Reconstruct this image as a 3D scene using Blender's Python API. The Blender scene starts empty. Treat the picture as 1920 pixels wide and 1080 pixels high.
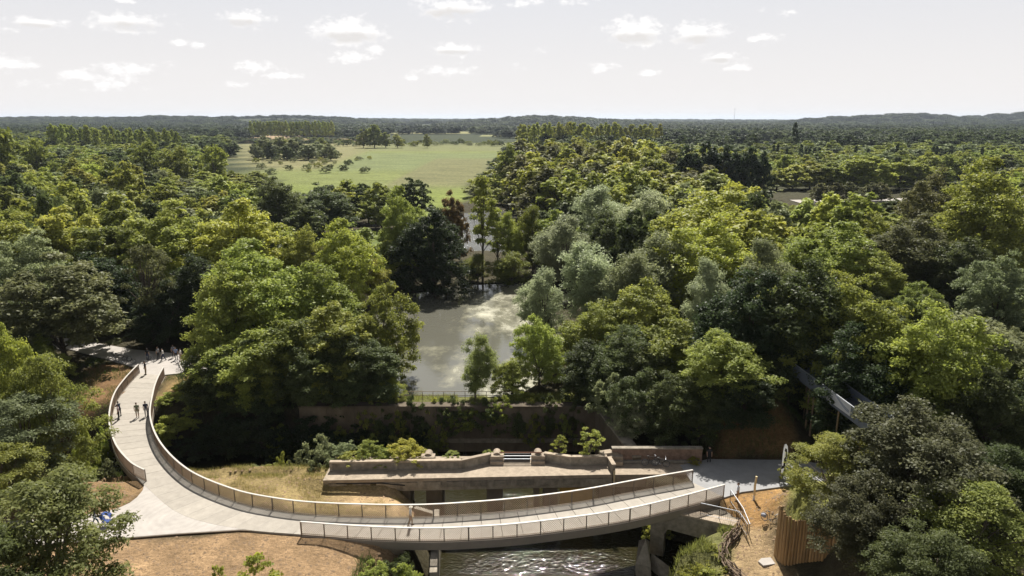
import bpy, bmesh, math, random
import numpy as np
from mathutils import Vector, Matrix

sc = bpy.context.scene
COL = sc.collection
rad = math.radians
random.seed(7)
RNG = np.random.default_rng(11)

# ------------------------------------------------------------------ camera
CAM_H = 32.0
PITCH = math.atan(318 / 1280)
cam_d = bpy.data.cameras.new('camera')
cam = bpy.data.objects.new('camera', cam_d)
COL.objects.link(cam)
cam.location = (0, 0, CAM_H)
cam.rotation_euler = (math.pi / 2 - PITCH, 0, 0)
cam_d.sensor_width = 36.0
cam_d.lens = 24.0
cam_d.clip_start = 0.5
cam_d.clip_end = 60000
sc.camera = cam

# ------------------------------------------------------------------ light
SUN_EL, SUN_AZ = rad(52), rad(3)          # azimuth clockwise from +Y
SKY_STRENGTH, SUN_STRENGTH = 0.05, 5.0
EXPOSURE = 0.82
HAZE = 0.00005
sun_d = bpy.data.lights.new('sun', 'SUN')
sun_d.energy = SUN_STRENGTH
sun_d.angle = rad(0.5)
sun_d.color = (1.0, 0.95, 0.86)
sun = bpy.data.objects.new('sun', sun_d)
COL.objects.link(sun)
sdir = Vector((math.sin(SUN_AZ) * math.cos(SUN_EL), math.cos(SUN_AZ) * math.cos(SUN_EL), math.sin(SUN_EL)))
sun.rotation_euler = sdir.to_track_quat('Z', 'Y').to_euler()
sun.location = sdir * 300

vs = sc.view_settings
vs.view_transform = 'Standard'
vs.look = 'None'
vs.gamma = 1.0
vs.use_curve_mapping = False
vs.exposure = EXPOSURE
cy = sc.cycles
cy.max_bounces = 5
cy.diffuse_bounces = 2
cy.glossy_bounces = 2
cy.transmission_bounces = 2
cy.volume_bounces = 0
cy.transparent_max_bounces = 4
cy.caustics_reflective = False
cy.caustics_refractive = False
cy.use_denoising = True


def ray(px, py):
    a = (px - 960) / 1280; b = (540 - py) / 1280
    return Vector((a, math.cos(PITCH) + b * math.sin(PITCH), -math.sin(PITCH) + b * math.cos(PITCH)))


def sky_angles(px, py):
    d = ray(px, py).normalized()
    return math.atan2(d.x, d.y), math.asin(d.z)


def build_world():
    w = bpy.data.worlds.new('World'); sc.world = w; w.use_nodes = True
    nt = w.node_tree; N = nt.nodes; L = nt.links; N.clear()
    out = N.new('ShaderNodeOutputWorld'); bg = N.new('ShaderNodeBackground')
    bg.inputs['Strength'].default_value = SKY_STRENGTH
    L.new(bg.outputs[0], out.inputs[0])
    sky = N.new('ShaderNodeTexSky'); sky.sky_type = 'NISHITA'; sky.sun_disc = False
    sky.sun_elevation = SUN_EL; sky.sun_rotation = SUN_AZ
    sky.altitude = 60; sky.air_density = 1.0; sky.dust_density = 1.0; sky.ozone_density = 1.0
    hs = N.new('ShaderNodeHueSaturation'); hs.inputs['Saturation'].default_value = 0.22
    L.new(sky.outputs[0], hs.inputs['Color'])

    def math_n(op, a, b=None, c=None, clamp=False):
        n = N.new('ShaderNodeMath'); n.operation = op; n.use_clamp = clamp
        for i, v in enumerate((a, b, c)):
            if v is None: continue
            if isinstance(v, (int, float)): n.inputs[i].default_value = v
            else: L.new(v, n.inputs[i])
        return n.outputs[0]
    tc = N.new('ShaderNodeTexCoord'); sep = N.new('ShaderNodeSeparateXYZ')
    L.new(tc.outputs['Generated'], sep.inputs[0])
    az = math_n('ARCTAN2', sep.outputs[0], sep.outputs[1])
    el = math_n('ARCSINE', sep.outputs[2])
    cmb = N.new('ShaderNodeCombineXYZ'); L.new(az, cmb.inputs[0]); L.new(el, cmb.inputs[1])
    # turbulence that frays the cloud edges
    mp = N.new('ShaderNodeMapping'); mp.inputs['Scale'].default_value = (1, 1.7, 1)
    L.new(cmb.outputs[0], mp.inputs[0])
    nz = N.new('ShaderNodeTexNoise'); nz.inputs['Scale'].default_value = 62; nz.inputs['Detail'].default_value = 6
    nz.inputs['Roughness'].default_value = 0.62; L.new(mp.outputs[0], nz.inputs['Vector'])
    nz2 = N.new('ShaderNodeTexNoise'); nz2.inputs['Scale'].default_value = 20; nz2.inputs['Detail'].default_value = 3
    L.new(mp.outputs[0], nz2.inputs['Vector'])
    cl = [(65, 43, 46, 11, 1), (242, 40, 64, 19, 1), (455, 35, 52, 17, 1), (655, 58, 82, 27, 1.1), (850, 14, 80, 26, 1),
          (855, 93, 60, 13, 1), (1190, 60, 70, 28, 1.1), (1312, 64, 62, 24, 1.05), (1437, 71, 44, 11, .9), (1350, 108, 42, 13, 1), (1385, 128, 28, 8, .9),
          (1128, 126, 34, 11, .95), (1220, 137, 27, 8, .9), (335, 80, 24, 9, .9), (370, 84, 18, 7, .8), (22, 120, 40, 15, .8), (150, 142, 64, 14, .7),
          (250, 132, 60, 20, .72), (480, 126, 52, 13, .9), (532, 141, 48, 9, .9), (655, 108, 56, 14, .8), (700, 94, 34, 10, .85),
          (838, 132, 66, 12, .7), (210, 160, 60, 9, .55), (80, 158, 40, 8, .5), (765, 146, 20, 6, .7), (440, 158, 40, 6, .5), (1480, 22, 40, 8, .35),
          (985, 4, 40, 10, .8), (1075, 2, 40, 9, .7), (230, 1, 30, 6, .8), (20, 55, 20, 10, .5), (1010, 95, 22, 7, .6), (980, 128, 30, 10, .4)]
    spots = []
    for (px, py, wx, hy, k) in cl:
        a, e = sky_angles(px, py); spots.append((a, e, wx / 1280 * 1.1, hy / 1280 * 1.15, k))
    r = random.Random(3)
    for i in range(34):                                   # the same cumulus goes on all round the sky
        a = r.uniform(0.75, 2 * math.pi - 0.75)
        if a > math.pi: a -= 2 * math.pi
        e = r.uniform(0.04, 0.5)
        s = r.uniform(.6, 1.5) * (0.5 + e * 4)
        spots.append((a, e, 0.045 * s, 0.014 * s, r.uniform(.6, 1.1)))
    best = None; low = None
    for (a, e, sx, sy, k) in spots:
        m = N.new('ShaderNodeVectorMath'); m.operation = 'MULTIPLY_ADD'
        L.new(cmb.outputs[0], m.inputs[0])
        m.inputs[1].default_value = (1 / sx, 1 / sy, 0); m.inputs[2].default_value = (-a / sx, -e / sy, 0)
        ln = N.new('ShaderNodeVectorMath'); ln.operation = 'LENGTH'; L.new(m.outputs[0], ln.inputs[0])
        d = math_n('MULTIPLY_ADD', ln.outputs['Value'], -k, k)       # k at the centre, 0 at the rim
        best = d if best is None else math_n('MAXIMUM', best, d)
        if k >= 1:
            m2 = N.new('ShaderNodeVectorMath'); m2.operation = 'MULTIPLY_ADD'
            L.new(cmb.outputs[0], m2.inputs[0])
            m2.inputs[1].default_value = (1 / (sx * .75), 1 / (sy * .42), 0); m2.inputs[2].default_value = (-a / (sx * .75), -(e - sy * .34) / (sy * .42), 0)
            l2 = N.new('ShaderNodeVectorMath'); l2.operation = 'LENGTH'; L.new(m2.outputs[0], l2.inputs[0])
            d2 = math_n('SUBTRACT', 1.0, l2.outputs['Value'])
            low = d2 if low is None else math_n('MAXIMUM', low, d2)
    nzc = math_n('SUBTRACT', nz.outputs['Fac'], 0.5)
    nzd = math_n('SUBTRACT', nz2.outputs['Fac'], 0.5)
    t = math_n('MULTIPLY_ADD', nzc, 2.1, best)
    t = math_n('MULTIPLY_ADD', nzd, 0.9, t)
    mr = N.new('ShaderNodeMapRange'); mr.interpolation_type = 'SMOOTHSTEP'
    mr.inputs['From Min'].default_value = 0.16; mr.inputs['From Max'].default_value = 0.85
    L.new(t, mr.inputs['Value'])
    lowm = N.new('ShaderNodeMapRange'); lowm.interpolation_type = 'SMOOTHSTEP'
    lowm.inputs['From Min'].default_value = 0.0; lowm.inputs['From Max'].default_value = 0.7
    L.new(math_n('MULTIPLY_ADD', nzc, 1.0, low), lowm.inputs['Value'])
    ccol = N.new('ShaderNodeMixRGB'); ccol.inputs[1].default_value = (*CLOUD, 1)
    ccol.inputs[2].default_value = (CLOUD[0] * .74, CLOUD[1] * .73, CLOUD[2] * .72, 1)
    L.new(lowm.outputs[0], ccol.inputs[0])
    # blend: even pale veil over the blue, then cumulus
    veil = N.new('ShaderNodeMixRGB')
    vcol = N.new('ShaderNodeMixRGB'); vcol.inputs[1].default_value = (*VEIL, 1); vcol.inputs[2].default_value = (VEIL[0] * .86, VEIL[1] * .905, VEIL[2] * .985, 1)
    vg = N.new('ShaderNodeMapRange'); vg.inputs['From Max'].default_value = .24; vg.interpolation_type = 'SMOOTHSTEP'; L.new(math_n('ABSOLUTE', el), vg.inputs['Value']); L.new(vg.outputs[0], vcol.inputs[0]); L.new(vcol.outputs[0], veil.inputs[2])
    vf = N.new('ShaderNodeMapRange'); vf.inputs['From Min'].default_value = 0.0; vf.inputs['From Max'].default_value = 0.8
    vf.inputs['To Min'].default_value = 1.0; vf.inputs['To Max'].default_value = 0.0; vf.interpolation_type = 'SMOOTHERSTEP'
    ab = math_n('ABSOLUTE', el); L.new(math_n('POWER', ab, 0.75), vf.inputs['Value']); L.new(vf.outputs[0], veil.inputs[0])
    L.new(hs.outputs[0], veil.inputs[1])
    mix = N.new('ShaderNodeMixRGB'); L.new(math_n('MULTIPLY', mr.outputs[0], 0.95), mix.inputs[0])
    L.new(veil.outputs[0], mix.inputs[1]); L.new(ccol.outputs[0], mix.inputs[2])
    L.new(mix.outputs[0], bg.inputs['Color'])
    w.cycles.sampling_method = 'MANUAL'; w.cycles.sample_map_resolution = 512


CLOUD = (12.6, 12.35, 12.2)
VEIL = (10.3, 9.95, 9.75)
build_world()

# ------------------------------------------------------------------ helpers
def tag(o, label=None, cat=None, group=None, kind=None):
    if label: o['label'] = label
    if cat: o['category'] = cat
    if group: o['group'] = group
    if kind: o['kind'] = kind
    return o


def empty(name, loc=(0, 0, 0), rz=0):
    o = bpy.data.objects.new(name, None); COL.objects.link(o)
    o.location = loc; o.rotation_euler = (0, 0, rz); o.empty_display_size = .3
    return o


def put(name, me, parent=None, loc=None, rot=None, scale=None, mat=None):
    o = bpy.data.objects.new(name, me); COL.objects.link(o)
    if mat and not me.materials: me.materials.append(mat)
    if parent: o.parent = parent
    if loc is not None: o.location = loc
    if rot is not None: o.rotation_euler = rot
    if scale is not None: o.scale = scale
    return o


def copy_tree(o, parent=None):
    c = o.copy(); COL.objects.link(c); c.parent = parent
    for ch in list(o.children): copy_tree(ch, c)
    return c


def G(px, py, z=0.0):
    d = ray(px, py); t = (z - CAM_H) / d.z
    return d.x * t, d.y * t


class MB:
    """collects shapes into one mesh"""
    def __init__(s): s.v = []; s.f = []; s.m = []
    def add(s, vs, fs, mi=0):
        b = len(s.v); s.v += [tuple(v) for v in vs]; s.f += [tuple(b + i for i in f) for f in fs]; s.m += [mi] * len(fs)
        return s
    def box(s, c, d, rz=0, mi=0, rot=None):
        M = rot if rot is not None else Matrix.Rotation(rz, 3, 'Z')
        vs = []
        for x in (-.5, .5):
            for y in (-.5, .5):
                for z in (-.5, .5): vs.append(Vector(c) + M @ Vector((x * d[0], y * d[1], z * d[2])))
        return s.add(vs, [(0, 1, 3, 2), (4, 6, 7, 5), (0, 4, 5, 1), (2, 3, 7, 6), (0, 2, 6, 4), (1, 5, 7, 3)], mi)
    def bar(s, a, b, w, h=None, mi=0, up=(0, 0, 1)):
        a = Vector(a); b = Vector(b); d = b - a; L = d.length
        if L < 1e-6: return s
        x = d / L; u = Vector(up)
        if abs(x.dot(u)) > .99: u = Vector((0, 1, 0))
        y = u.cross(x).normalized(); z = x.cross(y)
        R = Matrix((x, y, z)).transposed()
        return s.box((a + b) / 2, (L, w, h or w), rot=R, mi=mi)
    def tube(s, pts, rs, n=8, mi=0, caps=True):
        pts = [Vector(p) for p in pts]
        if isinstance(rs, (int, float)): rs = [rs] * len(pts)
        vs = []; fs = []; prev = None
        for i, p in enumerate(pts):
            t = (pts[min(i + 1, len(pts) - 1)] - pts[max(i - 1, 0)]).normalized()
            if prev is None:
                u = Vector((0, 0, 1)) if abs(t.z) < .9 else Vector((1, 0, 0))
                x = t.cross(u).normalized()
            else:
                x = (prev - t * prev.dot(t)).normalized()
            prev = x; y = t.cross(x)
            for k in range(n):
                a = 2 * math.pi * k / n
                vs.append(p + (x * math.cos(a) + y * math.sin(a)) * rs[i])
        for i in range(len(pts) - 1):
            for k in range(n):
                fs.append((i * n + k, i * n + (k + 1) % n, (i + 1) * n + (k + 1) % n, (i + 1) * n + k))
        if caps:
            fs.append(tuple(range(n - 1, -1, -1))); b = (len(pts) - 1) * n; fs.append(tuple(b + k for k in range(n)))
        return s.add(vs, fs, mi)
    def prism(s, poly, z0, z1, mi=0):
        n = len(poly)
        ar = sum(poly[i][0] * poly[(i + 1) % n][1] - poly[(i + 1) % n][0] * poly[i][1] for i in range(n))
        if ar < 0: poly = poly[::-1]
        vs = [(x, y, z0) for x, y in poly] + [(x, y, z1) for x, y in poly]
        fs = [tuple(range(n - 1, -1, -1)), tuple(range(n, 2 * n))] + [(i, (i + 1) % n, n + (i + 1) % n, n + i) for i in range(n)]
        return s.add(vs, fs, mi)
    def extr(s, prof, a, b, mi=0, up=(0, 0, 1)):
        """profile (offset across, height) swept from a to b"""
        a = Vector(a); b = Vector(b); x = (b - a).normalized(); y = Vector(up).cross(x).normalized(); z = Vector(up)
        n = len(prof)
        vs = [a + y * p + z * q for p, q in prof] + [b + y * p + z * q for p, q in prof]
        fs = [(i, (i + 1) % n, n + (i + 1) % n, n + i) for i in range(n)] + [tuple(range(n - 1, -1, -1)), tuple(range(n, 2 * n))]
        return s.add(vs, fs, mi)
    def ball(s, c, r, n=8, m=6, mi=0):
        rx, ry, rz = (r, r, r) if isinstance(r, (int, float)) else r
        vs = []; fs = []
        for i in range(m + 1):
            th = math.pi * i / m
            for k in range(n):
                a = 2 * math.pi * k / n
                vs.append((c[0] + rx * math.sin(th) * math.cos(a), c[1] + ry * math.sin(th) * math.sin(a), c[2] - rz * math.cos(th)))
        for i in range(m):
            for k in range(n): fs.append((i * n + k, i * n + (k + 1) % n, (i + 1) * n + (k + 1) % n, (i + 1) * n + k))
        return s.add(vs, fs, mi)
    def torus(s, c, R, r, n=24, m=6, axis='Y', mi=0):
        vs = []; fs = []
        for i in range(n):
            a = 2 * math.pi * i / n
            for k in range(m):
                b = 2 * math.pi * k / m; q = R + r * math.cos(b)
                p = (q * math.cos(a), r * math.sin(b), q * math.sin(a))
                vs.append((c[0] + p[0], c[1] + p[1], c[2] + p[2]))
        for i in range(n):
            for k in range(m): fs.append((i * m + k, i * m + (k + 1) % m, ((i + 1) % n) * m + (k + 1) % m, ((i + 1) % n) * m + k))
        return s.add(vs, fs, mi)
    def mesh(s, name, mats, smooth=False):
        me = bpy.data.meshes.new(name); me.from_pydata(s.v, [], s.f)
        if not isinstance(mats, (list, tuple)): mats = [mats]
        for m in mats: me.materials.append(m)
        if len(mats) > 1: me.polygons.foreach_set('material_index', s.m)
        bm = bmesh.new(); bm.from_mesh(me); bmesh.ops.recalc_face_normals(bm, faces=bm.faces); bm.to_mesh(me); bm.free()
        if smooth: me.polygons.foreach_set('use_smooth', [True] * len(me.polygons))
        me.update(); return me
    def build(s, name, mats, parent=None, smooth=False, **k): return put(name, s.mesh(name, mats, smooth), parent, **k)


def np_mesh(name, V, Q, mat, tint=None, smooth=False, k=4):
    me = bpy.data.meshes.new(name)
    me.vertices.add(len(V)); me.vertices.foreach_set('co', np.asarray(V, np.float32).ravel())
    me.loops.add(len(Q) * k); me.loops.foreach_set('vertex_index', np.asarray(Q, np.int32).ravel())
    me.polygons.add(len(Q)); me.polygons.foreach_set('loop_start', np.arange(0, len(Q) * k, k, dtype=np.int32))
    if tint is not None:
        at = me.attributes.new('tint', 'FLOAT', 'FACE'); at.data.foreach_set('value', np.asarray(tint, np.float32))
    if smooth: me.polygons.foreach_set('use_smooth', np.ones(len(Q), bool))
    me.update(calc_edges=True); me.validate()
    if mat: me.materials.append(mat)
    return me


# ------------------------------------------------------------------ materials
def new_mat(name):
    m = bpy.data.materials.new(name); m.use_nodes = True
    nt = m.node_tree; nt.nodes.clear()
    return m, nt.nodes, nt.links


def mat(name, col, rough=.7, var=.18, scale=3.0, bump=0.0, bscale=20, metal=0.0, spec=.35, col2=None, stretch=(1, 1, 1)):
    m, N, L = new_mat(name)
    o = N.new('ShaderNodeOutputMaterial'); p = N.new('ShaderNodeBsdfPrincipled'); L.new(p.outputs[0], o.inputs[0])
    p.inputs['Roughness'].default_value = rough; p.inputs['Metallic'].default_value = metal
    p.inputs['Specular IOR Level'].default_value = spec
    tc = N.new('ShaderNodeTexCoord'); mp = N.new('ShaderNodeMapping'); mp.inputs['Scale'].default_value = stretch
    L.new(tc.outputs['Object'], mp.inputs[0])
    n = N.new('ShaderNodeTexNoise'); n.inputs['Scale'].default_value = scale; n.inputs['Detail'].default_value = 6; n.inputs['Roughness'].default_value = .65
    L.new(mp.outputs[0], n.inputs['Vector'])
    r = N.new('ShaderNodeValToRGB'); r.color_ramp.elements[0].position = .3; r.color_ramp.elements[1].position = .72
    c2 = col2 or tuple(min(1, c * (1 + var)) for c in col)
    r.color_ramp.elements[0].color = (*[c * (1 - var) for c in col], 1); r.color_ramp.elements[1].color = (*c2, 1)
    L.new(n.outputs['Fac'], r.inputs[0])
    oi = N.new('ShaderNodeObjectInfo'); mr = N.new('ShaderNodeMapRange'); mr.inputs['To Min'].default_value = 1 - var * .5; mr.inputs['To Max'].default_value = 1 + var * .5
    L.new(oi.outputs['Random'], mr.inputs['Value'])
    mx = N.new('ShaderNodeVectorMath'); mx.operation = 'SCALE'; L.new(r.outputs[0], mx.inputs[0]); L.new(mr.outputs[0], mx.inputs['Scale'])
    L.new(mx.outputs[0], p.inputs['Base Color'])
    if bump:
        nb = N.new('ShaderNodeTexNoise'); nb.inputs['Scale'].default_value = bscale; nb.inputs['Detail'].default_value = 4
        L.new(mp.outputs[0], nb.inputs['Vector'])
        b = N.new('ShaderNodeBump'); b.inputs['Strength'].default_value = bump; b.inputs['Distance'].default_value = .1
        L.new(nb.outputs['Fac'], b.inputs['Height']); L.new(b.outputs[0], p.inputs['Normal'])
    return m


def leaf_mat(name, transl=.42, spec=.13, rough=.5, lo=1.45, hi=.6):
    m, N, L = new_mat(name)
    o = N.new('ShaderNodeOutputMaterial'); p = N.new('ShaderNodeBsdfPrincipled'); t = N.new('ShaderNodeBsdfTranslucent'); mix = N.new('ShaderNodeMixShader')
    mix.inputs[0].default_value = transl
    L.new(p.outputs[0], mix.inputs[1]); L.new(t.outputs[0], mix.inputs[2]); L.new(mix.outputs[0], o.inputs[0])
    oi = N.new('ShaderNodeObjectInfo'); at = N.new('ShaderNodeAttribute'); at.attribute_name = 'tint'
    hs = N.new('ShaderNodeHueSaturation'); L.new(oi.outputs['Color'], hs.inputs['Color'])
    mh = N.new('ShaderNodeMapRange'); mh.inputs['To Min'].default_value = .494; mh.inputs['To Max'].default_value = .522
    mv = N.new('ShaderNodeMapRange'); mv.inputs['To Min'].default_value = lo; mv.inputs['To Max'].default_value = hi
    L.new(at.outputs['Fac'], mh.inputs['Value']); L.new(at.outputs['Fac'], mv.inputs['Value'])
    L.new(mh.outputs[0], hs.inputs['Hue'])
    rv = N.new('ShaderNodeMapRange'); rv.inputs['To Min'].default_value = .8; rv.inputs['To Max'].default_value = 1.18; L.new(oi.outputs['Random'], rv.inputs['Value'])
    vv = N.new('ShaderNodeMath'); vv.operation = 'MULTIPLY'; L.new(mv.outputs[0], vv.inputs[0]); L.new(rv.outputs[0], vv.inputs[1]); L.new(vv.outputs[0], hs.inputs['Value'])
    L.new(hs.outputs[0], p.inputs['Base Color'])
    h2 = N.new('ShaderNodeHueSaturation'); h2.inputs['Hue'].default_value = .496; h2.inputs['Saturation'].default_value = 1.12; h2.inputs['Value'].default_value = 1.5
    L.new(hs.outputs[0], h2.inputs['Color']); L.new(h2.outputs[0], t.inputs['Color'])
    p.inputs['Roughness'].default_value = rough; p.inputs['Specular IOR Level'].default_value = spec
    return m


M = {}
M['leaf'] = leaf_mat('foliage')
M['bark'] = mat('bark', (.10, .08, .06), .9, .35, 6, .5, 12, stretch=(1, 1, .3))
M['concrete'] = mat('new concrete deck', (.325, .295, .255), .85, .13, 1.3, .08, 60)
M['paving'] = mat('pale brushed paving', (.36, .332, .305), .85, .13, .7, .1, 50)
M['oldconc'] = mat('weathered concrete', (.26, .225, .175), .9, .42, 1.6, .5, 14, col2=(.38, .335, .27))
M['oldtop'] = mat('worn walkway concrete', (.33, .27, .205), .9, .28, 2.2, .2, 20)
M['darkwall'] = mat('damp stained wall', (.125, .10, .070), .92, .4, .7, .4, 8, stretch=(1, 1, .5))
M['asphalt'] = mat('grey path asphalt', (.27, .27, .275), .9, .12, 1.0, .1, 60)
M['rail'] = mat('pale powder coated steel', (.47, .44, .40), .45, .05, 2, metal=.0, spec=.5)
M['mesh'] = mat('champagne expanded metal', (.25, .175, .115), .5, .08, 2, metal=.35, spec=.5)
M['post'] = mat('bronze steel post', (.19, .155, .12), .5, .1, 2, metal=.3)
M['girder'] = mat('taupe painted girder', (.24, .205, .165), .6, .08, 1.5)
M['steel'] = mat('galvanised steel', (.4, .42, .45), .4, .1, 5, metal=.7)
M['slate'] = mat('blue grey steel panel', (.15, .17, .21), .55, .12, 3, metal=.2)
M['timber'] = mat('oak palisade timber', (.34, .215, .095), .85, .4, 3, .5, 20, stretch=(4, 4, .4))
M['wood'] = mat('weathered timber', (.22, .16, .10), .9, .3, 4, .5, 15, stretch=(1, 1, .3))
M['palewood'] = mat('fresh peeled wood', (.62, .5, .3), .8, .15, 4)
M['branch'] = mat('dead branch wood', (.19, .14, .10), .95, .4, 5, .5, 20)
M['soil'] = mat('brown soil', (.22, .15, .09), .95, .3, 2)
M['black'] = mat('matt black', (.012, .012, .013), .6, .1, 4)
M['rust'] = mat('rusty iron', (.16, .075, .045), .8, .35, 6)
M['ochre'] = mat('ochre board', (.42, .27, .06), .8, .2, 2)
M['stone'] = mat('grey field stone', (.2, .18, .15), .9, .35, 3, .4, 10)
M['white'] = mat('white cloth', (.72, .73, .76), .8, .04, 3)
M['brick'] = mat('old brick facing', (.2, .135, .10), .92, .4, 2.5, .5, 8)


def water_mat(name, col, rough, slopes, algae=None, coarse=1.2, spec=.28):
    m, N, L = new_mat(name)
    o = N.new('ShaderNodeOutputMaterial'); p = N.new('ShaderNodeBsdfPrincipled'); L.new(p.outputs[0], o.inputs[0])
    p.inputs['Roughness'].default_value = rough; p.inputs['Specular IOR Level'].default_value = spec
    tc = N.new('ShaderNodeTexCoord')
    mp = N.new('ShaderNodeMapping'); mp.inputs['Scale'].default_value = (1, 1.8, 1); L.new(tc.outputs['Object'], mp.inputs[0])
    n = N.new('ShaderNodeTexNoise'); n.inputs['Scale'].default_value = coarse; n.inputs['Detail'].default_value = 3; n.inputs['Distortion'].default_value = .6
    L.new(mp.outputs[0], n.inputs['Vector'])
    b = N.new('ShaderNodeBump'); b.inputs['Strength'].default_value = 1.0; b.inputs['Distance'].default_value = slopes
    L.new(n.outputs['Fac'], b.inputs['Height']); L.new(b.outputs[0], p.inputs['Normal'])
    if algae:
        a = N.new('ShaderNodeTexNoise'); a.inputs['Scale'].default_value = .10; a.inputs['Detail'].default_value = 12; a.inputs['Roughness'].default_value = .72; a.inputs['Distortion'].default_value = .15
        mp2 = N.new('ShaderNodeMapping'); mp2.inputs['Scale'].default_value = (1, .6, 1); L.new(tc.outputs['Object'], mp2.inputs[0]); L.new(mp2.outputs[0], a.inputs['Vector'])
        sx = N.new('ShaderNodeSeparateXYZ'); L.new(tc.outputs['Object'], sx.inputs[0])
        lean = N.new('ShaderNodeMath'); lean.operation = 'MULTIPLY_ADD'; lean.inputs[1].default_value = .009; L.new(sx.outputs[0], lean.inputs[0]); L.new(a.outputs['Fac'], lean.inputs[2])
        r = N.new('ShaderNodeValToRGB'); r.color_ramp.elements[0].position = .43; r.color_ramp.elements[1].position = .62
        L.new(lean.outputs[0], r.inputs[0])
        mc = N.new('ShaderNodeMixRGB'); mc.inputs[1].default_value = (*col, 1); mc.inputs[2].default_value = (*algae, 1); L.new(r.outputs[0], mc.inputs[0])
        L.new(mc.outputs[0], p.inputs['Base Color'])
        mr = N.new('ShaderNodeMapRange'); mr.inputs['To Min'].default_value = rough; mr.inputs['To Max'].default_value = .45; L.new(r.outputs[0], mr.inputs['Value']); L.new(mr.outputs[0], p.inputs['Roughness'])
    else:
        p.inputs['Base Color'].default_value = (*col, 1)
    return m


M['river'] = water_mat('river water', (.019, .017, .007), .03, .033, None, 2.6)
M['pond'] = water_mat('pond water with algae', (.11, .108, .088), .06, .012, (.30, .285, .19), 1.0, .6)
M['lake'] = water_mat('open water', (.08, .08, .07), .12, .15)

def thin_cloth(name, col):
    m, N, L = new_mat(name)
    o = N.new('ShaderNodeOutputMaterial'); d = N.new('ShaderNodeBsdfDiffuse'); t = N.new('ShaderNodeBsdfTranslucent'); x = N.new('ShaderNodeMixShader'); x.inputs[0].default_value = .45
    n = N.new('ShaderNodeTexNoise'); n.inputs['Scale'].default_value = 3
    r = N.new('ShaderNodeValToRGB'); r.color_ramp.elements[0].color = (*[c * .9 for c in col], 1); r.color_ramp.elements[1].color = (*col, 1); L.new(n.outputs['Fac'], r.inputs[0])
    L.new(r.outputs[0], d.inputs['Color']); L.new(r.outputs[0], t.inputs['Color'])
    L.new(d.outputs[0], x.inputs[1]); L.new(t.outputs[0], x.inputs[2]); L.new(x.outputs[0], o.inputs[0])
    return m


M['sail'] = thin_cloth('white sail cloth', (.78, .79, .83))

M['plaza'] = mat('plaza paving with brush rings', (.36, .332, .305), .85, .13, .7, .1, 50)
_n = M['plaza'].node_tree; _p = next(n for n in _n.nodes if n.type == 'BSDF_PRINCIPLED'); _src = _p.inputs['Base Color'].links[0].from_socket
_tc = _n.nodes.new('ShaderNodeTexCoord'); _mp = _n.nodes.new('ShaderNodeMapping'); _mp.inputs['Location'].default_value = (27.5, -50.3, 0); _n.links.new(_tc.outputs['Object'], _mp.inputs[0])
_w = _n.nodes.new('ShaderNodeTexWave'); _w.wave_type = 'RINGS'; _w.rings_direction = 'Z'; _w.inputs['Scale'].default_value = .55; _w.inputs['Distortion'].default_value = 7; _w.inputs['Detail'].default_value = 3; _w.inputs['Detail Scale'].default_value = 1.2
_n.links.new(_mp.outputs[0], _w.inputs['Vector'])
_r = _n.nodes.new('ShaderNodeMapRange'); _r.inputs['To Min'].default_value = .965; _r.inputs['To Max'].default_value = 1.035; _n.links.new(_w.outputs['Fac'], _r.inputs['Value'])
_s = _n.nodes.new('ShaderNodeVectorMath'); _s.operation = 'SCALE'; _n.links.new(_src, _s.inputs[0]); _n.links.new(_r.outputs[0], _s.inputs['Scale']); _n.links.new(_s.outputs[0], _p.inputs['Base Color'])

# ------------------------------------------------------------------ terrain
def sdf(P, X, Y):
    """signed distance to a polygon, negative inside"""
    P = np.asarray(P, float); n = len(P)
    d = np.full(X.shape, 1e9); ins = np.zeros(X.shape, bool)
    for i in range(n):
        ax, ay = P[i]; bx, by = P[(i + 1) % n]
        ex, ey = bx - ax, by - ay
        t = np.clip(((X - ax) * ex + (Y - ay) * ey) / (ex * ex + ey * ey + 1e-12), 0, 1)
        d = np.minimum(d, np.hypot(X - ax - t * ex, Y - ay - t * ey))
        c = ((ay > Y) != (by > Y)) & (X < (bx - ax) * (Y - ay) / (by - ay + 1e-12) + ax)
        ins ^= c
    return np.where(ins, -d, d)


def sst(a, b, x):
    t = np.clip((x - a) / (b - a), 0, 1); return t * t * (3 - 2 * t)


def vnoise(X, Y, s, seed=0):
    """smooth value noise"""
    X = X / s + seed * 17.3; Y = Y / s + seed * 9.1
    xi = np.floor(X); yi = np.floor(Y); fx = X - xi; fy = Y - yi
    fx = fx * fx * (3 - 2 * fx); fy = fy * fy * (3 - 2 * fy)
    def hsh(a, b):
        v = np.sin(a * 127.1 + b * 311.7 + seed * 74.7) * 43758.5453
        return v - np.floor(v)
    return (hsh(xi, yi) * (1 - fx) + hsh(xi + 1, yi) * fx) * (1 - fy) + (hsh(xi, yi + 1) * (1 - fx) + hsh(xi + 1, yi + 1) * fx) * fy


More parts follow.
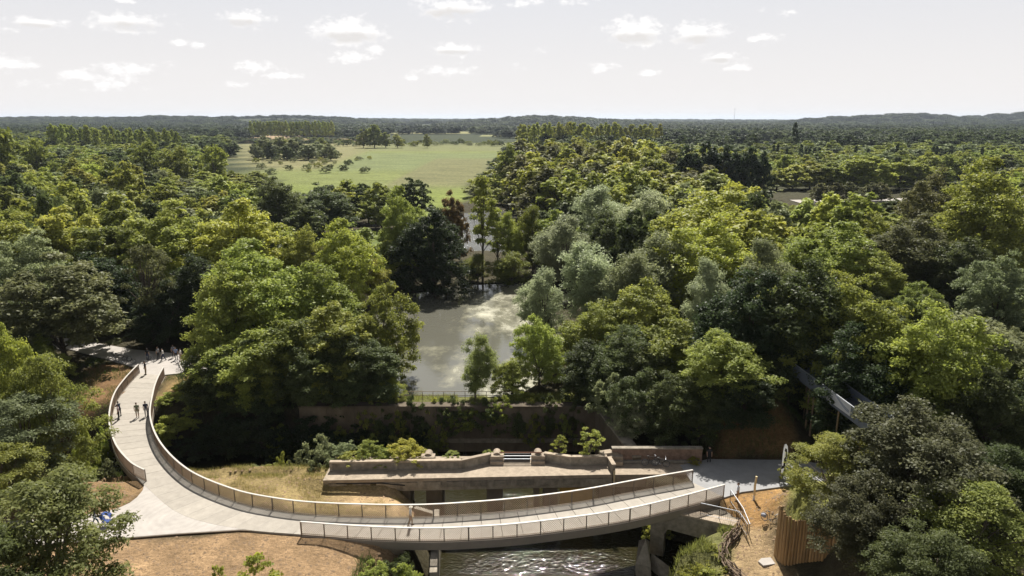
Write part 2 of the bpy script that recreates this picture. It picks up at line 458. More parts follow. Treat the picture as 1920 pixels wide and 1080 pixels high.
WATER_Z = -5.0
POND_Z = -0.35
POND = [(-16, 76.6), (0, 76.6), (5, 84), (7, 100), (6, 112), (10, 125), (4, 133), (-10, 132), (-22, 124), (-25, 110), (-20, 95), (-18, 85)]
POND2 = [(-30, 172), (0, 168), (4, 200), (2, 244), (-12, 248), (-30, 225)]
MOAT = [(-7, 5), (-6.6, 55.8), (-10, 59.6), (-18, 61), (-30, 60.6), (-45, 59), (-62, 60), (-80, 66), (-80, 76), (-62, 70), (-48, 71), (-38, 70.5), (-24, 71.9), (9.6, 71.9),
        (11.9, 60), (11.9, 56), (16.6, 53.6), (18.0, 50.8), (14.2, 48.6), (11.6, 46), (11.2, 5)]
FIELD = [(-90, 236), (-20, 236), (-16, 395), (-8, 550), (0, 940), (-364, 905), (-212, 550), (-128, 360), (-104, 300)]
LAWN = [(-46, 158), (-27, 156), (-29, 198), (-46, 198)]


def hill_far(X, Y):
    def bump(cx, cy, sx, sy, h): return h * np.exp(-((X - cx) / sx) ** 2 - ((Y - cy) / sy) ** 2)
    z = bump(-2300, 3600, 700, 700, 24) + bump(-1050, 3300, 460, 600, 32) + bump(-1650, 3300, 240, 500, 16) + bump(-1700, 5200, 1500, 900, 20)
    z += bump(60, 3000, 300, 500, 30) + bump(420, 3100, 260, 400, 10) + bump(1880, 3300, 250, 350, 42) + bump(1520, 3300, 200, 350, 24) + bump(2520, 3400, 260, 400, 46) + bump(3300, 4300, 700, 900, 48) + bump(2250, 2700, 500, 300, 8)
    z += bump(800, 6500, 2500, 1200, 14) + bump(-4000, 5000, 1500, 1500, 22)
    return z


def height(X, Y):
    X = np.asarray(X, float); Y = np.asarray(Y, float)
    z = -0.12 + (vnoise(X, Y, 7, 1) - .5) * .35 + (vnoise(X, Y, 1.7, 2) - .5) * .10
    # paved places are smooth
    pav = np.minimum(sdf(PLAZA, X, Y), np.minimum(sdf(FARPATH, X, Y), np.minimum(sdf(RPATH, X, Y), sdf(OLDRD, X, Y))))
    k = sst(.3, 2.5, pav); z = z * k + (-0.16) * (1 - k)
    # right hill that the steel ramp climbs, and the mound behind the palisade
    z = z + 2.6 * sst(28.5, 40, X + (vnoise(X, Y, 12, 3) - .5) * 3) * sst(56.5, 63, Y + (X - 27) * .25) * (1 - sst(150, 200, Y))
    z = z + 3.6 * sst(20.0, 24.5, X) * (1 - sst(49.5, 54.2, Y)) * sst(44.6, 45.0, Y) + 3.6 * sst(22.8, 24.6, X) * (1 - sst(44.6, 45.0, Y))
    z = z + 4.0 * sst(60.2, 65.5, Y) * sst(19, 22, X) * (1 - sst(27, 32, X)) * (1 - sst(66, 80, Y))
    # sandy track falls towards the camera
    z = z - .9 * (1 - sst(45, 53, Y)) * sst(12, 15, X) * (1 - sst(19, 23, X))
    # ground by the near left slopes off to the river
    z = z - 1.4 * sst(-16, -8, X) * (1 - sst(44, 49, Y)) * (X < 0)
    z = z - 1.0 * sst(-20.5, -16.8, X) * (1 - sst(55.9, 56.5, Y)) * sst(51.2, 54.5, Y) * (X < -5)
    # moat and river
    d = sdf(MOAT, X, Y) + (vnoise(X, Y, 2.5, 5) - .5) * .5
    w = np.full(X.shape, 4.2)
    w = np.where((Y > 66) & (X > -26) & (X < 9), .5, w)
    w = np.where((Y > 55) & (X > 8), .45, w)
    w = np.where((Y > 46) & (Y <= 55) & (X > 8), .9, w)
    w = np.where((Y > 58) & (Y < 66) & (X < -5), 2.2, w)
    bank = sst(-.6, 1, d / w)
    z = z * bank + (-6.3) * (1 - bank)
    for P, dep in ((POND, 1.6), (POND2, 1.6)):
        dp = sdf(P, X, Y) + (vnoise(X, Y, 5, 6) - .5) * 2.0 * (Y > 79)
        b2 = sst(-1.5, 1.2, dp); z = np.where(Y > 74.6, z * b2 - dep * (1 - b2), z)
    far = sst(300, 900, Y)
    z = z * (1 - far) + (hill_far(X, Y) - .1) * far
    return z


PLAZA = [(-33.3, 55.9), (-32.75, 54.4), (-32.65, 53.3), (-32.8, 52.4), (-33.3, 51.6), (-34.3, 50.95), (-36, 50.4), (-40, 49.8), (-48, 49.2), (-66, 48.4), (-66, 43.2), (-44, 45.4), (-30.5, 47.4), (-26.7, 47.95), (-21.8, 48.5), (-16.6, 48.2), (-16.3, 50.2), (-20.5, 51.0), (-24.2, 52.4), (-29.3, 55.6), (-31.5, 57.8)]
FARPATH = [(-80, 100), (-66, 97.4), (-54, 92.5), (-44.7, 90.2), (-36, 89), (-36, 83.2), (-42, 83.4), (-44.6, 82.6), (-45.2, 80.4), (-48.3, 81.2), (-49.2, 84.9), (-54.6, 88), (-63, 92.5), (-80, 96)]
RPATH = [(16.2, 57.2), (16.0, 59.0), (19, 60.2), (27.4, 60), (36, 57), (36, 54.6), (26, 55.5), (20.3, 54.2), (18.5, 53.3), (16.3, 55.9)]
OLDRD = [(9.4, 57.25), (9.4, 59.2), (17, 59.4), (17, 57.4)]
SAND_A = [(-48, 44), (-30, 47.2), (-17, 48.4), (-15.5, 50.4), (-10.2, 50.6), (-9.4, 47.5), (-9.5, 43), (-9, 20), (-48, 20)]
SAND_B = [(-46, 49), (-33, 51), (-31.5, 57.5), (-36, 58.6), (-46, 58.2)]
BANK_C = [(-32.5, 59.6), (-29, 56.2), (-24, 52.8), (-17, 50.8), (-9, 50.4), (-8.2, 56), (-14, 60.6), (-26, 60.9)]
SOIL_F = [(-56, 87.5), (-49, 84.5), (-46, 76), (-50, 72), (-54, 80)]
SOIL_F2 = [(-44, 83), (-38, 83), (-38, 76), (-42, 74)]
SAND_D = [(18.4, 53.2), (24.5, 55.2), (23.4, 51), (21, 47.5), (20.4, 45), (21.5, 30), (12, 30), (15.8, 44), (18.4, 49.5)]
GRASS_E = [(25, 55.4), (33, 54), (30, 46), (22.5, 45.2), (21, 47.5), (23.4, 51)]
GRASS_R = [(11.5, 46.5), (15.2, 49.4), (18.2, 49.6), (15.8, 44), (13, 30), (10, 30)]
PONDBANK = [(-20, 72), (10, 72), (8, 77), (-18, 77)]


def axis(parts):
    out = []
    for a, b, s in parts:
        n = max(1, int(round((b - a) / s))); out += list(np.linspace(a, b, n, endpoint=False))
    out.append(parts[-1][1]); return np.array(out)


xs = axis([(-22000, -6000, 4000), (-6000, -2000, 250), (-2000, -500, 90), (-500, -150, 25), (-150, -64, 4), (-64, -34, .9), (-34, 28, .62), (28, 48, .9), (48, 150, 5), (150, 500, 25), (500, 2000, 90), (2000, 6000, 250), (6000, 22000, 4000)])
ys = axis([(-400, -40, 60), (-40, 28, 7), (28, 78, .62), (78, 100, 1), (100, 140, 1.6), (140, 300, 4), (300, 950, 20), (950, 2200, 60), (2200, 6500, 160), (6500, 9000, 500), (9000, 30000, 7000)])
GX, GY = np.meshgrid(xs, ys)
GZ = height(GX, GY)
nx, ny = len(xs), len(ys)
idx = np.arange(nx * ny).reshape(ny, nx)
Q = np.stack([idx[:-1, :-1], idx[:-1, 1:], idx[1:, 1:], idx[1:, :-1]], -1).reshape(-1, 4)


def ground_colors(X, Y):
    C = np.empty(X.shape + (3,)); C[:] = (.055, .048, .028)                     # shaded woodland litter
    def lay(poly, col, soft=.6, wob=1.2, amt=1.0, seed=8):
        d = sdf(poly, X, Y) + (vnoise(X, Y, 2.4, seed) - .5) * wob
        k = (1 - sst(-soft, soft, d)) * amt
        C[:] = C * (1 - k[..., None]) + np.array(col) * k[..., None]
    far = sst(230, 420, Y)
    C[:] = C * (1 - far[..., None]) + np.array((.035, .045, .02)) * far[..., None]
    lay(SAND_A, (.30, .20, .112)); lay(SAND_B, (.25, .165, .088)); lay(BANK_C, (.255, .195, .09)); lay([(-17, 53), (-9, 50), (-7, 54), (-10, 56.5), (-16, 55)], (.38, .27, .15), 1.0)
    lay(SOIL_F, (.20, .12, .06)); lay(SOIL_F2, (.26, .18, .08)); lay(SAND_D, (.37, .265, .15)); lay([(18.5, 53.5), (24.3, 55.3), (23, 51), (20.8, 48.6), (18.6, 49.8)], (.32, .19, .08))
    lay(GRASS_E, (.22, .22, .07)); lay(GRASS_R, (.17, .17, .065)); lay(PONDBANK, (.16, .165, .06)); lay(LAWN, (.125, .155, .048), 2, 3)
    lay([(19.5, 60.4), (28, 60.2), (28, 66), (20, 66)], (.20, .125, .06), 1, 2)
    # farmland
    f = 1 - sst(-4, 4, sdf(FIELD, X, Y) + (vnoise(X, Y, 14, 4) - .5) * 14)
    fc = np.empty_like(C); fc[:] = (.165, .198, .050)
    a = sst(300, 335, Y + X * .12 + (vnoise(X, Y, 30, 9) - .5) * 24); fc = fc * (1 - a[..., None]) + np.array((.155, .178, .058)) * a[..., None]
    b = sst(390, 410, Y + X * .3) * (1 - sst(-70, -66, X - (Y - 400) * .02)); 
    g2 = sst(430, 450, Y) * sst(-120, -108, X + (Y - 430) * .12) * (1 - sst(640, 680, Y)); fc = fc * (1 - g2[..., None]) + np.array((.145, .17, .07)) * g2[..., None]
    b3 = sst(-66, -60, X) * sst(330, 345, Y) * (1 - sst(560, 575, Y)); fc = fc * (1 - b3[..., None]) + np.array((.15, .15, .068)) * b3[..., None]
    b4 = sst(690, 720, Y); fc = fc * (1 - b4[..., None]) + np.array((.155, .165, .07)) * b4[..., None]
    b5 = sst(-110, -130, X + (Y - 420) * .1) * sst(420, 480, Y); fc = fc * (1 - b5[..., None]) + np.array((.19, .18, .085)) * b5[..., None]
    C[:] = C * (1 - f[..., None]) + fc * f[..., None]
    # patchwork of far strips
    for (x0, x1, y0, y1, col) in ((-420, -220, 960, 1150, (.30, .22, .12)), (-560, -380, 1180, 1330, (.32, .23, .14)), (-60, 140, 1250, 1420, (.2, .2, .09)), (-300, -90, 1500, 1750, (.22, .21, .09)),
                                  (1500, 1950, 2350, 2600, (.27, .25, .12)), (2300, 2800, 2900, 3200, (.42, .33, .2)), (1500, 1720, 2750, 2900, (.24, .22, .12)), (-900, -700, 2000, 2150, (.25, .22, .1))):
        k = ((X > x0) & (X < x1) & (Y > y0) & (Y < y1))[..., None] * 1.0; C[:] = C * (1 - k) + np.array(col) * k
    return C


def ground_mat():
    m, N, L = new_mat('ground cover')
    o = N.new('ShaderNodeOutputMaterial'); p = N.new('ShaderNodeBsdfPrincipled'); L.new(p.outputs[0], o.inputs[0])
    p.inputs['Roughness'].default_value = .95; p.inputs['Specular IOR Level'].default_value = .1
    at = N.new('ShaderNodeAttribute'); at.attribute_name = 'cover'
    tc = N.new('ShaderNodeTexCoord')
    acc = None
    for s, lo, hi, st in ((.45, .66, 1.28, (1, 1, 1)), (2.6, .66, 1.28, (1, 2.2, 1)), (11, .7, 1.25, (1, 1, 1)), (.035, .8, 1.2, (1, 2.2, 1))):
        mp = N.new('ShaderNodeMapping'); mp.inputs['Scale'].default_value = st; L.new(tc.outputs['Object'], mp.inputs[0])
        n = N.new('ShaderNodeTexNoise'); n.inputs['Scale'].default_value = s; n.inputs['Detail'].default_value = 5; n.inputs['Roughness'].default_value = .65; L.new(mp.outputs[0], n.inputs['Vector'])
        r = N.new('ShaderNodeMapRange'); r.inputs['From Min'].default_value = .3; r.inputs['From Max'].default_value = .7; r.inputs['To Min'].default_value = lo; r.inputs['To Max'].default_value = hi
        L.new(n.outputs['Fac'], r.inputs['Value'])
        if acc is None: acc = r.outputs[0]
        else:
            mm = N.new('ShaderNodeMath'); mm.operation = 'MULTIPLY'; L.new(acc, mm.inputs[0]); L.new(r.outputs[0], mm.inputs[1]); acc = mm.outputs[0]
        last = n
    mx = N.new('ShaderNodeVectorMath'); mx.operation = 'SCALE'; L.new(at.outputs['Color'], mx.inputs[0]); L.new(acc, mx.inputs['Scale'])
    L.new(mx.outputs[0], p.inputs['Base Color'])
    nb = N.new('ShaderNodeTexNoise'); nb.inputs['Scale'].default_value = 2.6; nb.inputs['Detail'].default_value = 7; nb.inputs['Roughness'].default_value = .7; L.new(tc.outputs['Object'], nb.inputs['Vector'])
    b = N.new('ShaderNodeBump'); b.inputs['Strength'].default_value = .8; b.inputs['Distance'].default_value = .25; L.new(nb.outputs['Fac'], b.inputs['Height']); L.new(b.outputs[0], p.inputs['Normal'])
    return m


M['ground'] = ground_mat()
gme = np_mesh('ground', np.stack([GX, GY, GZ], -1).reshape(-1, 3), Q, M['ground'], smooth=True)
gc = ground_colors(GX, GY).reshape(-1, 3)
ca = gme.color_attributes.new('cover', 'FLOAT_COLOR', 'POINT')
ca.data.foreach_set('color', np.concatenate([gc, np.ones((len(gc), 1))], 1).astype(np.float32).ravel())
tag(put('ground', gme), 'earth, grass and farmland running to the horizon', None, kind='structure')


def zg(x, y): return float(height(np.array([x]), np.array([y]))[0])


def sheet(name, poly, z, m, label, sub=None):
    b = MB(); n = len(poly); b.prism(poly, z - .5, z)
    return tag(b.build(name, m), label, kind='structure')


sheet('river', [(-7.5, -20), (-7.5, 55), (-11, 59), (-18, 59.5), (-30, 59), (-45, 57), (-62, 58), (-84, 62), (-84, 78), (-62, 73), (-48, 73), (-38, 72.6), (-24, 72.3), (9.9, 72.2), (12.2, 60), (12.2, 57), (19, 55), (19, 48), (12, 44), (12, -20)], WATER_Z, M['river'], 'brown rippled river running under both bridges')
sheet('pond', [(-30, 76.2), (12, 76.2), (16, 136), (-32, 136)], POND_Z, M['pond'], 'grey green pond with floating algae behind the wall')
sheet('pond', [(-36, 166), (8, 164), (8, 250), (-14, 254), (-36, 230)], POND_Z - .25, M['lake'], 'bright further pond behind the tall slim tree')
sheet('lake', [(140, 780), (420, 780), (420, 900), (140, 900)], .3, M['lake'], 'strip of lake glinting behind the poplar plantation')
sheet('plaza', PLAZA, -0.008, M['plaza'], 'pale brushed concrete fork where the footbridges meet')
sheet('path', FARPATH, -0.02, M['paving'], 'pale path at the wooded end of the curved footbridge')
sheet('path', RPATH, -0.03, M['asphalt'], 'grey path behind the feather flag')
sheet('road', [(112, 262), (172, 270), (174, 284), (112, 276)], .1, M['paving'], 'pale road behind a row of clipped trees')
# thin dark kerb along the near side of the plaza
kb = MB()
kp = [(-66, 43.15), (-44, 45.35), (-30.5, 47.33), (-26.7, 47.88), (-21.8, 48.43), (-16.8, 48.13)]
for a, b_ in zip(kp[:-1], kp[1:]): kb.bar((a[0], a[1], -.06), (b_[0], b_[1], -.06), .06, .09)
tag(kb.build('kerb', M['post']), 'thin dark steel edging along the plaza', kind='structure')


# ------------------------------------------------------------------ curved footbridge
def catmull(P, step=.25):
    P = [np.array(p, float) for p in P]; out = []
    for i in range(len(P) - 1):
        p0 = P[max(i - 1, 0)]; p1 = P[i]; p2 = P[i + 1]; p3 = P[min(i + 2, len(P) - 1)]
        n = max(2, int(np.linalg.norm(p2 - p1) / step))
        for k in range(n):
            t = k / n
            out.append(.5 * ((2 * p1) + (-p0 + p2) * t + (2 * p0 - 5 * p1 + 4 * p2 - p3) * t * t + (-p0 + 3 * p1 - 3 * p2 + p3) * t ** 3))
    out.append(P[-1]); return np.array(out)


def resample(C, n):
    s = np.concatenate([[0], np.cumsum(np.linalg.norm(np.diff(C, axis=0), axis=1))])
    t = np.linspace(0, s[-1], n + 1)
    return np.stack([np.interp(t, s, C[:, k]) for k in range(2)], 1), s[-1]


INNER = catmull([(-44.6, 82.2), (-43.3, 78), (-41.7, 73.9), (-38.7, 67.4), (-34.5, 61.2), (-29.4, 55.96), (-24.3, 52.75), (-20.5, 51.3), (-15.85, 50.4), (-8.3, 50.08), (-2.65, 50.6), (1.8, 51.4), (6.4, 52.55), (11.3, 54.2), (16.35, 55.8)])
LEFT = catmull([(-48.2, 83.2), (-47.2, 78.2), (-45.65, 73.1), (-42.5, 66.7), (-38.75, 61.2), (-35.3, 57.5), (-33.2, 56.0)])
NEAR = catmull([(-16.65, 47.8), (-11.5, 47.2), (-6.6, 46.95), (-2.5, 47.2), (1.7, 47.8), (8.2, 49.3), (12.9, 51.0), (18.4, 53.4)])
OUTER = catmull([(-48.2, 83.2), (-47.2, 78.2), (-45.65, 73.1), (-42.5, 66.7), (-38.75, 61.2), (-35.3, 57.5), (-32.3, 54.6), (-27.5, 50.6), (-22, 48.6), (-16.65, 47.8), (-11.5, 47.2), (-6.6, 46.95), (-2.5, 47.2), (1.7, 47.8), (8.2, 49.3), (12.9, 51.0), (18.4, 53.4)])

fb = empty('curved_footbridge', (-16, 50, 0))
tag(fb, 'long curved concrete footbridge with champagne mesh railings and pale handrails', 'footbridge')
OFF = Vector((-16, 50, 0))


def loc2(p, z): return Vector((p[0], p[1], z)) - OFF


# deck slabs, one by one
NS = 52
I2, _ = resample(INNER, NS); O2, _ = resample(OUTER, NS)
for k in range(NS):
    a, b_, c, d = I2[k], I2[k + 1], O2[k + 1], O2[k]
    u = (b_ - a) / np.linalg.norm(b_ - a) * .018; w_ = (c - d) / np.linalg.norm(c - d) * .018
    mb = MB(); mb.prism([tuple(np.array(q) - [OFF.x, OFF.y]) for q in (a + u, b_ - u, c - w_, d + w_)], -.26, 0.0)
    mb.build('deck_slab', M['concrete'], fb)


def ribbon(C, z0, z1, w0, w1, side, step):
    """curved beam following C, between offsets w0..w1 to the given side"""
    P, L_ = resample(C, max(6, int(step)))
    T = np.gradient(P, axis=0); T /= np.linalg.norm(T, axis=1)[:, None]; Nn = np.stack([-T[:, 1], T[:, 0]], 1) * side
    vs = []; fs = []
    for p, n in zip(P, Nn):
        for (w, z) in ((w0, z0), (w1, z0), (w1, z1), (w0, z1)): vs.append(Vector((p[0] + n[0] * w, p[1] + n[1] * w, z)) - OFF)
    for i in range(len(P) - 1):
        for k in range(4): fs.append((i * 4 + k, i * 4 + (k + 1) % 4, i * 4 + 4 + (k + 1) % 4, i * 4 + 4 + k))
    fs += [(3, 2, 1, 0), tuple(len(vs) - 4 + k for k in range(4))]
    return MB().add(vs, fs)


def slice_c(C, y_from=None, cond=None): return C[[cond(p) for p in C]]


# girders: one under each bridging part
span_r_in = INNER[INNER[:, 0] > -16.6]; span_l_in = INNER[INNER[:, 1] > 56.5]
ribbon(NEAR, -.72, -.08, .02, .16, -1, 60).build('fascia_beam', M['girder'], fb)
ribbon(span_r_in, -.72, -.08, .02, .16, 1, 60).build('fascia_beam', M['girder'], fb)
ribbon(LEFT, -.72, -.08, .02, .16, -1, 50).build('fascia_beam', M['girder'], fb)
ribbon(span_l_in, -.72, -.08, .02, .16, 1, 50).build('fascia_beam', M['girder'], fb)
mid_r = (resample(span_r_in, 40)[0] + resample(NEAR, 40)[0]) / 2
mid_l = (resample(span_l_in, 40)[0] + resample(LEFT, 40)[0]) / 2
ribbon(mid_r, -.95, -.262, -.9, .9, 1, 50).build('box_girder', M['girder'], fb)
ribbon(mid_l, -.95, -.262, -.9, .9, 1, 50).build('box_girder', M['girder'], fb)

# one mesh panel, shared
PW, PH = 2.0, 1.14
pm = MB(); pitch = .175
n = int((PW + PH) / pitch) + 2
for sgn in (1, -1):
    for i in range(n):
        c = i * pitch
        x0, z0, x1, z1 = c, 0, c - PH, PH
        if x1 > PW or x0 < 0: continue
        if x0 > PW: z0 = x0 - PW; x0 = PW
        if x1 < 0: z1 = PH + x1; x1 = 0
        if z1 - z0 < .02: continue
        if sgn < 0: x0, x1 = PW - x0, PW - x1
        pm.bar((x0, .006 * sgn, z0), (x1, .006 * sgn, z1), .014, .036, up=(0, 1, 0))
panel_me = pm.mesh('mesh_panel', M['mesh'])
post_me = MB().box((0, 0, .5), (.075, .06, 1.0)).mesh('post', M['post'])
drip_me = None


def railing(C, n, side, z0=-.10, top=1.17):
    P, L_ = resample(C, n)
    T = np.gradient(P, axis=0)
    for k in range(n + 1):
        t = T[k] / np.linalg.norm(T[k]); nn = np.array([-t[1], t[0]]) * side
        put('post', post_me, fb, loc2(P[k] + nn * .05, z0 - .1), (0, 0, math.atan2(t[1], t[0])), (1.5 if k % 7 == 0 else 1, 1, top - z0 + .1))
    for k in range(n):
        a, b_ = P[k], P[k + 1]; d = b_ - a; l = np.linalg.norm(d); t = d / l; nn = np.array([-t[1], t[0]]) * side
        a2 = a + t * .03 + nn * .10
        put('mesh_panel', panel_me, fb, loc2(a2, z0), (0, 0, math.atan2(t[1], t[0])), ((l - .06) / PW, 1, (top - z0) / PH))
    ribbon(C, top, top + .05, .0, .15, side, n * 3).build('handrail', M['rail'], fb)
    ribbon(C, .07, .115, -.03, .02, side, n * 3).build('bottom_rail', M['post'], fb)


railing(INNER, 40, 1)
railing(LEFT, 15, -1)
railing(NEAR, 19, -1)
# concrete bearing blocks at the ends
for (x, y, rz, d) in ((-17.2, 47.9, .05, (1.2, 1.3, 1.0)), (-12.5, 47.7, -.05, (8, .9, .9)), (-33.0, 55.5, -.9, (1.3, .8, .9)), (18.2, 54.6, 2.3, (4.2, .9, 1.3)), (-46.4, 82.8, -.4, (4.4, .8, .9))):
    MB().box(Vector((x, y, -.62 - d[2] / 2 + .2)) - OFF, d, rz).build('bearing_block', M['oldtop'], fb)

# ------------------------------------------------------------------ old sluice bridge
ob = empty('old_sluice_bridge', (-4, 58, -.1))
tag(ob, 'weathered concrete sluice bridge on piers with panelled beam and low parapets', 'bridge')
OB = Vector((-4, 58, -.1))


def L3(x, y, z): return Vector((x, y, z)) - OB


YF = lambda x: 56.15 + (x + 17) * .04                          # front edge of the walkway
XL, XR = -17.2, 9.3
prof = [(-.18, 0), (-.18, .16), (3.3, .16), (3.3, 0)]
mb = MB(); vs = [(XL, YF(XL) - .12), (XR, YF(XR) - .12), (XR, 60.7), (XL, 60.5)]
mb.prism([(p[0] - OB.x, p[1] - OB.y) for p in vs], -.02 - OB.z - .22, 0.06 - OB.z); mb.build('walkway', M['oldtop'], ob)
a, b_ = (XL, YF(XL), 0), (XR, YF(XR), 0)
MB().extr([(0, -1.25), (0, -.17), (.45, -.17), (.45, -1.25)], L3(a[0], a[1], 0), L3(b_[0], b_[1], 0)).build('front_beam', M['oldconc'], ob)
MB().extr([(2.3, -1.25), (2.3, -.17), (2.75, -.17), (2.75, -1.25)], L3(a[0], a[1], 0), L3(b_[0], b_[1], 0)).build('rear_beam', M['oldconc'], ob)
# raised panels on the beam face
npan = 12
for k in range(npan):
    x0 = XL + .5 + k * (XR - XL - .8) / npan; x1 = x0 + (XR - XL - .8) / npan - .55
    MB().extr([(-.09, -.92), (-.09, -.36), (.02, -.36), (.02, -.92)], L3(x0, YF(x0), 0), L3(x1, YF(x1), 0)).build('beam_panel', M['oldconc'], ob)
# pipe along the face
MB().tube([L3(-16, YF(-16) - .12, -.3), L3(-12, YF(-12) - .12, -.34), L3(-9.8, YF(-9.8) - .14, -.62)], .05).build('pipe', M['black'], ob)
# piers
for x, w in ((-9.8, .8), (-7.2, 1.5), (-1.6, 1.5), (2.3, .5), (3.6, 1.3), (8.9, 1.0)):
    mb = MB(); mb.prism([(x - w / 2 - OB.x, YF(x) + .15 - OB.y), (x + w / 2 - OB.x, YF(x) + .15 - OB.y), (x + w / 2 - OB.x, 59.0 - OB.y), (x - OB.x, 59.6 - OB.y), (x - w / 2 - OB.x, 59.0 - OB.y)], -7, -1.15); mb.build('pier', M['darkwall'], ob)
MB().box(L3(6.1, YF(6) + .5, -2.7), (3.2, .1, 2.3)).build('sluice_board', M['ochre'], ob)


def parapet(pts, name='parapet', h=.98, t=.28, npil=0):
    for (x0, y0), (x1, y1) in zip(pts[:-1], pts[1:]):
        MB().extr([(0, 0), (0, h - .16), (t, h - .16), (t, 0)], L3(x0, y0, 0.0), L3(x1, y1, 0.0)).build(name, M['oldconc'], ob)
        MB().extr([(-.06, h - .155), (-.06, h), (t + .06, h), (t + .06, h - .155)], L3(x0, y0, 0), L3(x1, y1, 0)).build('coping', M['oldtop'], ob)
        if npil:
            n_ = max(1, int(math.hypot(x1 - x0, y1 - y0) / 2.6))
            for k in range(n_ + 1):
                f = k / n_; dx, dy = x1 - x0, y1 - y0; q = .13 / math.hypot(dx, dy)
                f = min(max(f, q), 1 - q)
                MB().extr([(-.045, .002), (-.045, h - .17), (.02, h - .17), (.02, .002)], L3(x0 + dx * (f - q), y0 + dy * (f - q), 0), L3(x0 + dx * (f + q), y0 + dy * (f + q), 0)).build('pilaster', M['oldconc'], ob)


parapet([(-17.0, 57.75), (-4.7, 58.1), (-2.0, 59.35)], npil=1)
parapet([(3.05, 59.5), (5.6, 58.75), (9.0, 58.85)], npil=1)
parapet([(9.05, 58.85), (9.3, 57.3)], h=.95)
for x, y in ((-1.45, 59.55), (2.5, 59.6), (9.9, 59.5), (-8.0, 59.35)):
    mb = MB(); mb.tube([L3(x, y - .1, .66), L3(x, y + .8, .66)], .38, 14); mb.box(L3(x, y - .02, .38), (1.3, .84, .85)); mb.box(L3(x, y - .6, .2), (1.2, .3, .4)); mb.build('rounded_pier_head', M['oldtop'], ob)
# iron sluice gear between the pier heads
for z, y, r_ in ((1.05, 59.45, .06), (.72, 59.4, .045), (.4, 59.4, .045)):
    MB().tube([L3(-1.2, y, z), L3(2.9, y, z)], r_).build('gear_bar', M['rust'] if z > 1 else M['steel'], ob)
MB().box(L3(.5, 59.85, .3), (2.5, .08, .9)).build('sluice_gate', M['black'], ob)
# white standpipe at the joint with the road
MB().tube([L3(9.45, 57.05, -1.3), L3(9.45, 57.05, .45)], .09, 8).build('standpipe', M['palewood'], ob)
MB().prism([(p[0] - OB.x, p[1] - OB.y) for p in [(9.42, 57.2), (17.3, 57.35), (17.3, 59.55), (9.42, 59.55)]], -1.2, .06).build('approach_slab', M['oldtop'], ob)

# ------------------------------------------------------------------ walls
rw = empty('retaining_wall', (-7, 71.85, -6)); tag(rw, 'long stained concrete wall holding back the pond', 'wall')
for k in range(11):
    x0 = -24 + k * 3.1
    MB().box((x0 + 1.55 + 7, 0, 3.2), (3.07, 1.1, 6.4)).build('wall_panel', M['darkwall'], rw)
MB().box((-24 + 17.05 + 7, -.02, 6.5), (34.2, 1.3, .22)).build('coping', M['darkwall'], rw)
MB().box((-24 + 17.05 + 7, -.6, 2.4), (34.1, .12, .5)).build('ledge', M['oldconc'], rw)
sw = empty('basin_side_wall', (10.8, 65.5, -6)); tag(sw, 'sloping concrete side wall joining pond wall to brick parapet', 'wall')
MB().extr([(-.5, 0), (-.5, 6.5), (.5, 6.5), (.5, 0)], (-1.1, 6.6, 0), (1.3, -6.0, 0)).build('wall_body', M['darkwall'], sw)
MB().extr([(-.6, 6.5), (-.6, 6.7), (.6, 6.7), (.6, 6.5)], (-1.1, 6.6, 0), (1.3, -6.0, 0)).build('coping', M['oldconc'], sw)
bw = empty('brick_parapet', (14, 59.75, 0)); tag(bw, 'rough brick parapet beside the road with plants along its foot', 'wall')
MB().box((-.1, 0, .5), (8.6, .4, 1.7)).build('wall_body', M['brick'], bw); MB().box((-.1, 0, 1.4), (8.7, .5, .1)).build('coping', M['oldconc'], bw)
MB().box((-.2, -.35, .12), (8.2, .25, .25)).build('kerb_stone', M['stone'], bw)
MB().box((-5.0, -.1, .35), (1.2, .7, 1.4), .3).build('end_block', M['oldtop'], bw)

# left abutment under the near footbridge
la = empty('abutment_wall', (-6.4, 50, -5)); tag(la, 'tan concrete abutment wall at the river under the footbridge', 'abutment')
MB().extr([(-.28, -1.5), (-.28, 4.0), (.28, 4.0), (.28, -1.5)], (.5, -5.5, 0), (-.2, 3.0, 0)).build('wall_body', M['oldconc'], la)
MB().extr([(-.2, -1.5), (-.2, 3.6), (.2, 3.6), (.2, -1.5)], (-.2, 3.0, 0), (-2.2, 4.0, 0)).build('wing_wall', M['oldconc'], la)
# right cutwater pier
cp = empty('cutwater_pier', (11.0, 50.0, -6.4)); tag(cp, 'pointed broken concrete pier stub standing at the river edge', 'pier')
mb = MB(); mb.add([(-.6, -1.0, -1), (.7, -1.2, -1), (.9, 1.6, -1), (-.4, 1.8, -1), (-.75, -.6, 2.6), (.45, -.9, 2.5), (.75, 1.4, 3.3), (-.1, 1.7, 3.2), (.25, .6, 4.1)],
                  [(0, 1, 5, 4), (1, 2, 6, 5), (2, 3, 7, 6), (3, 0, 4, 7), (4, 5, 8), (5, 6, 8), (6, 7, 8), (7, 4, 8), (3, 2, 1, 0)]); mb.build('pier_body', M['oldconc'], cp)
MB().extr([(-.25, -.5), (-.25, 3.0), (.25, 1.8), (.25, -.5)], (.9, .4, 0), (2.0, -1.4, 0)).build('wing_wall', M['oldconc'], cp)
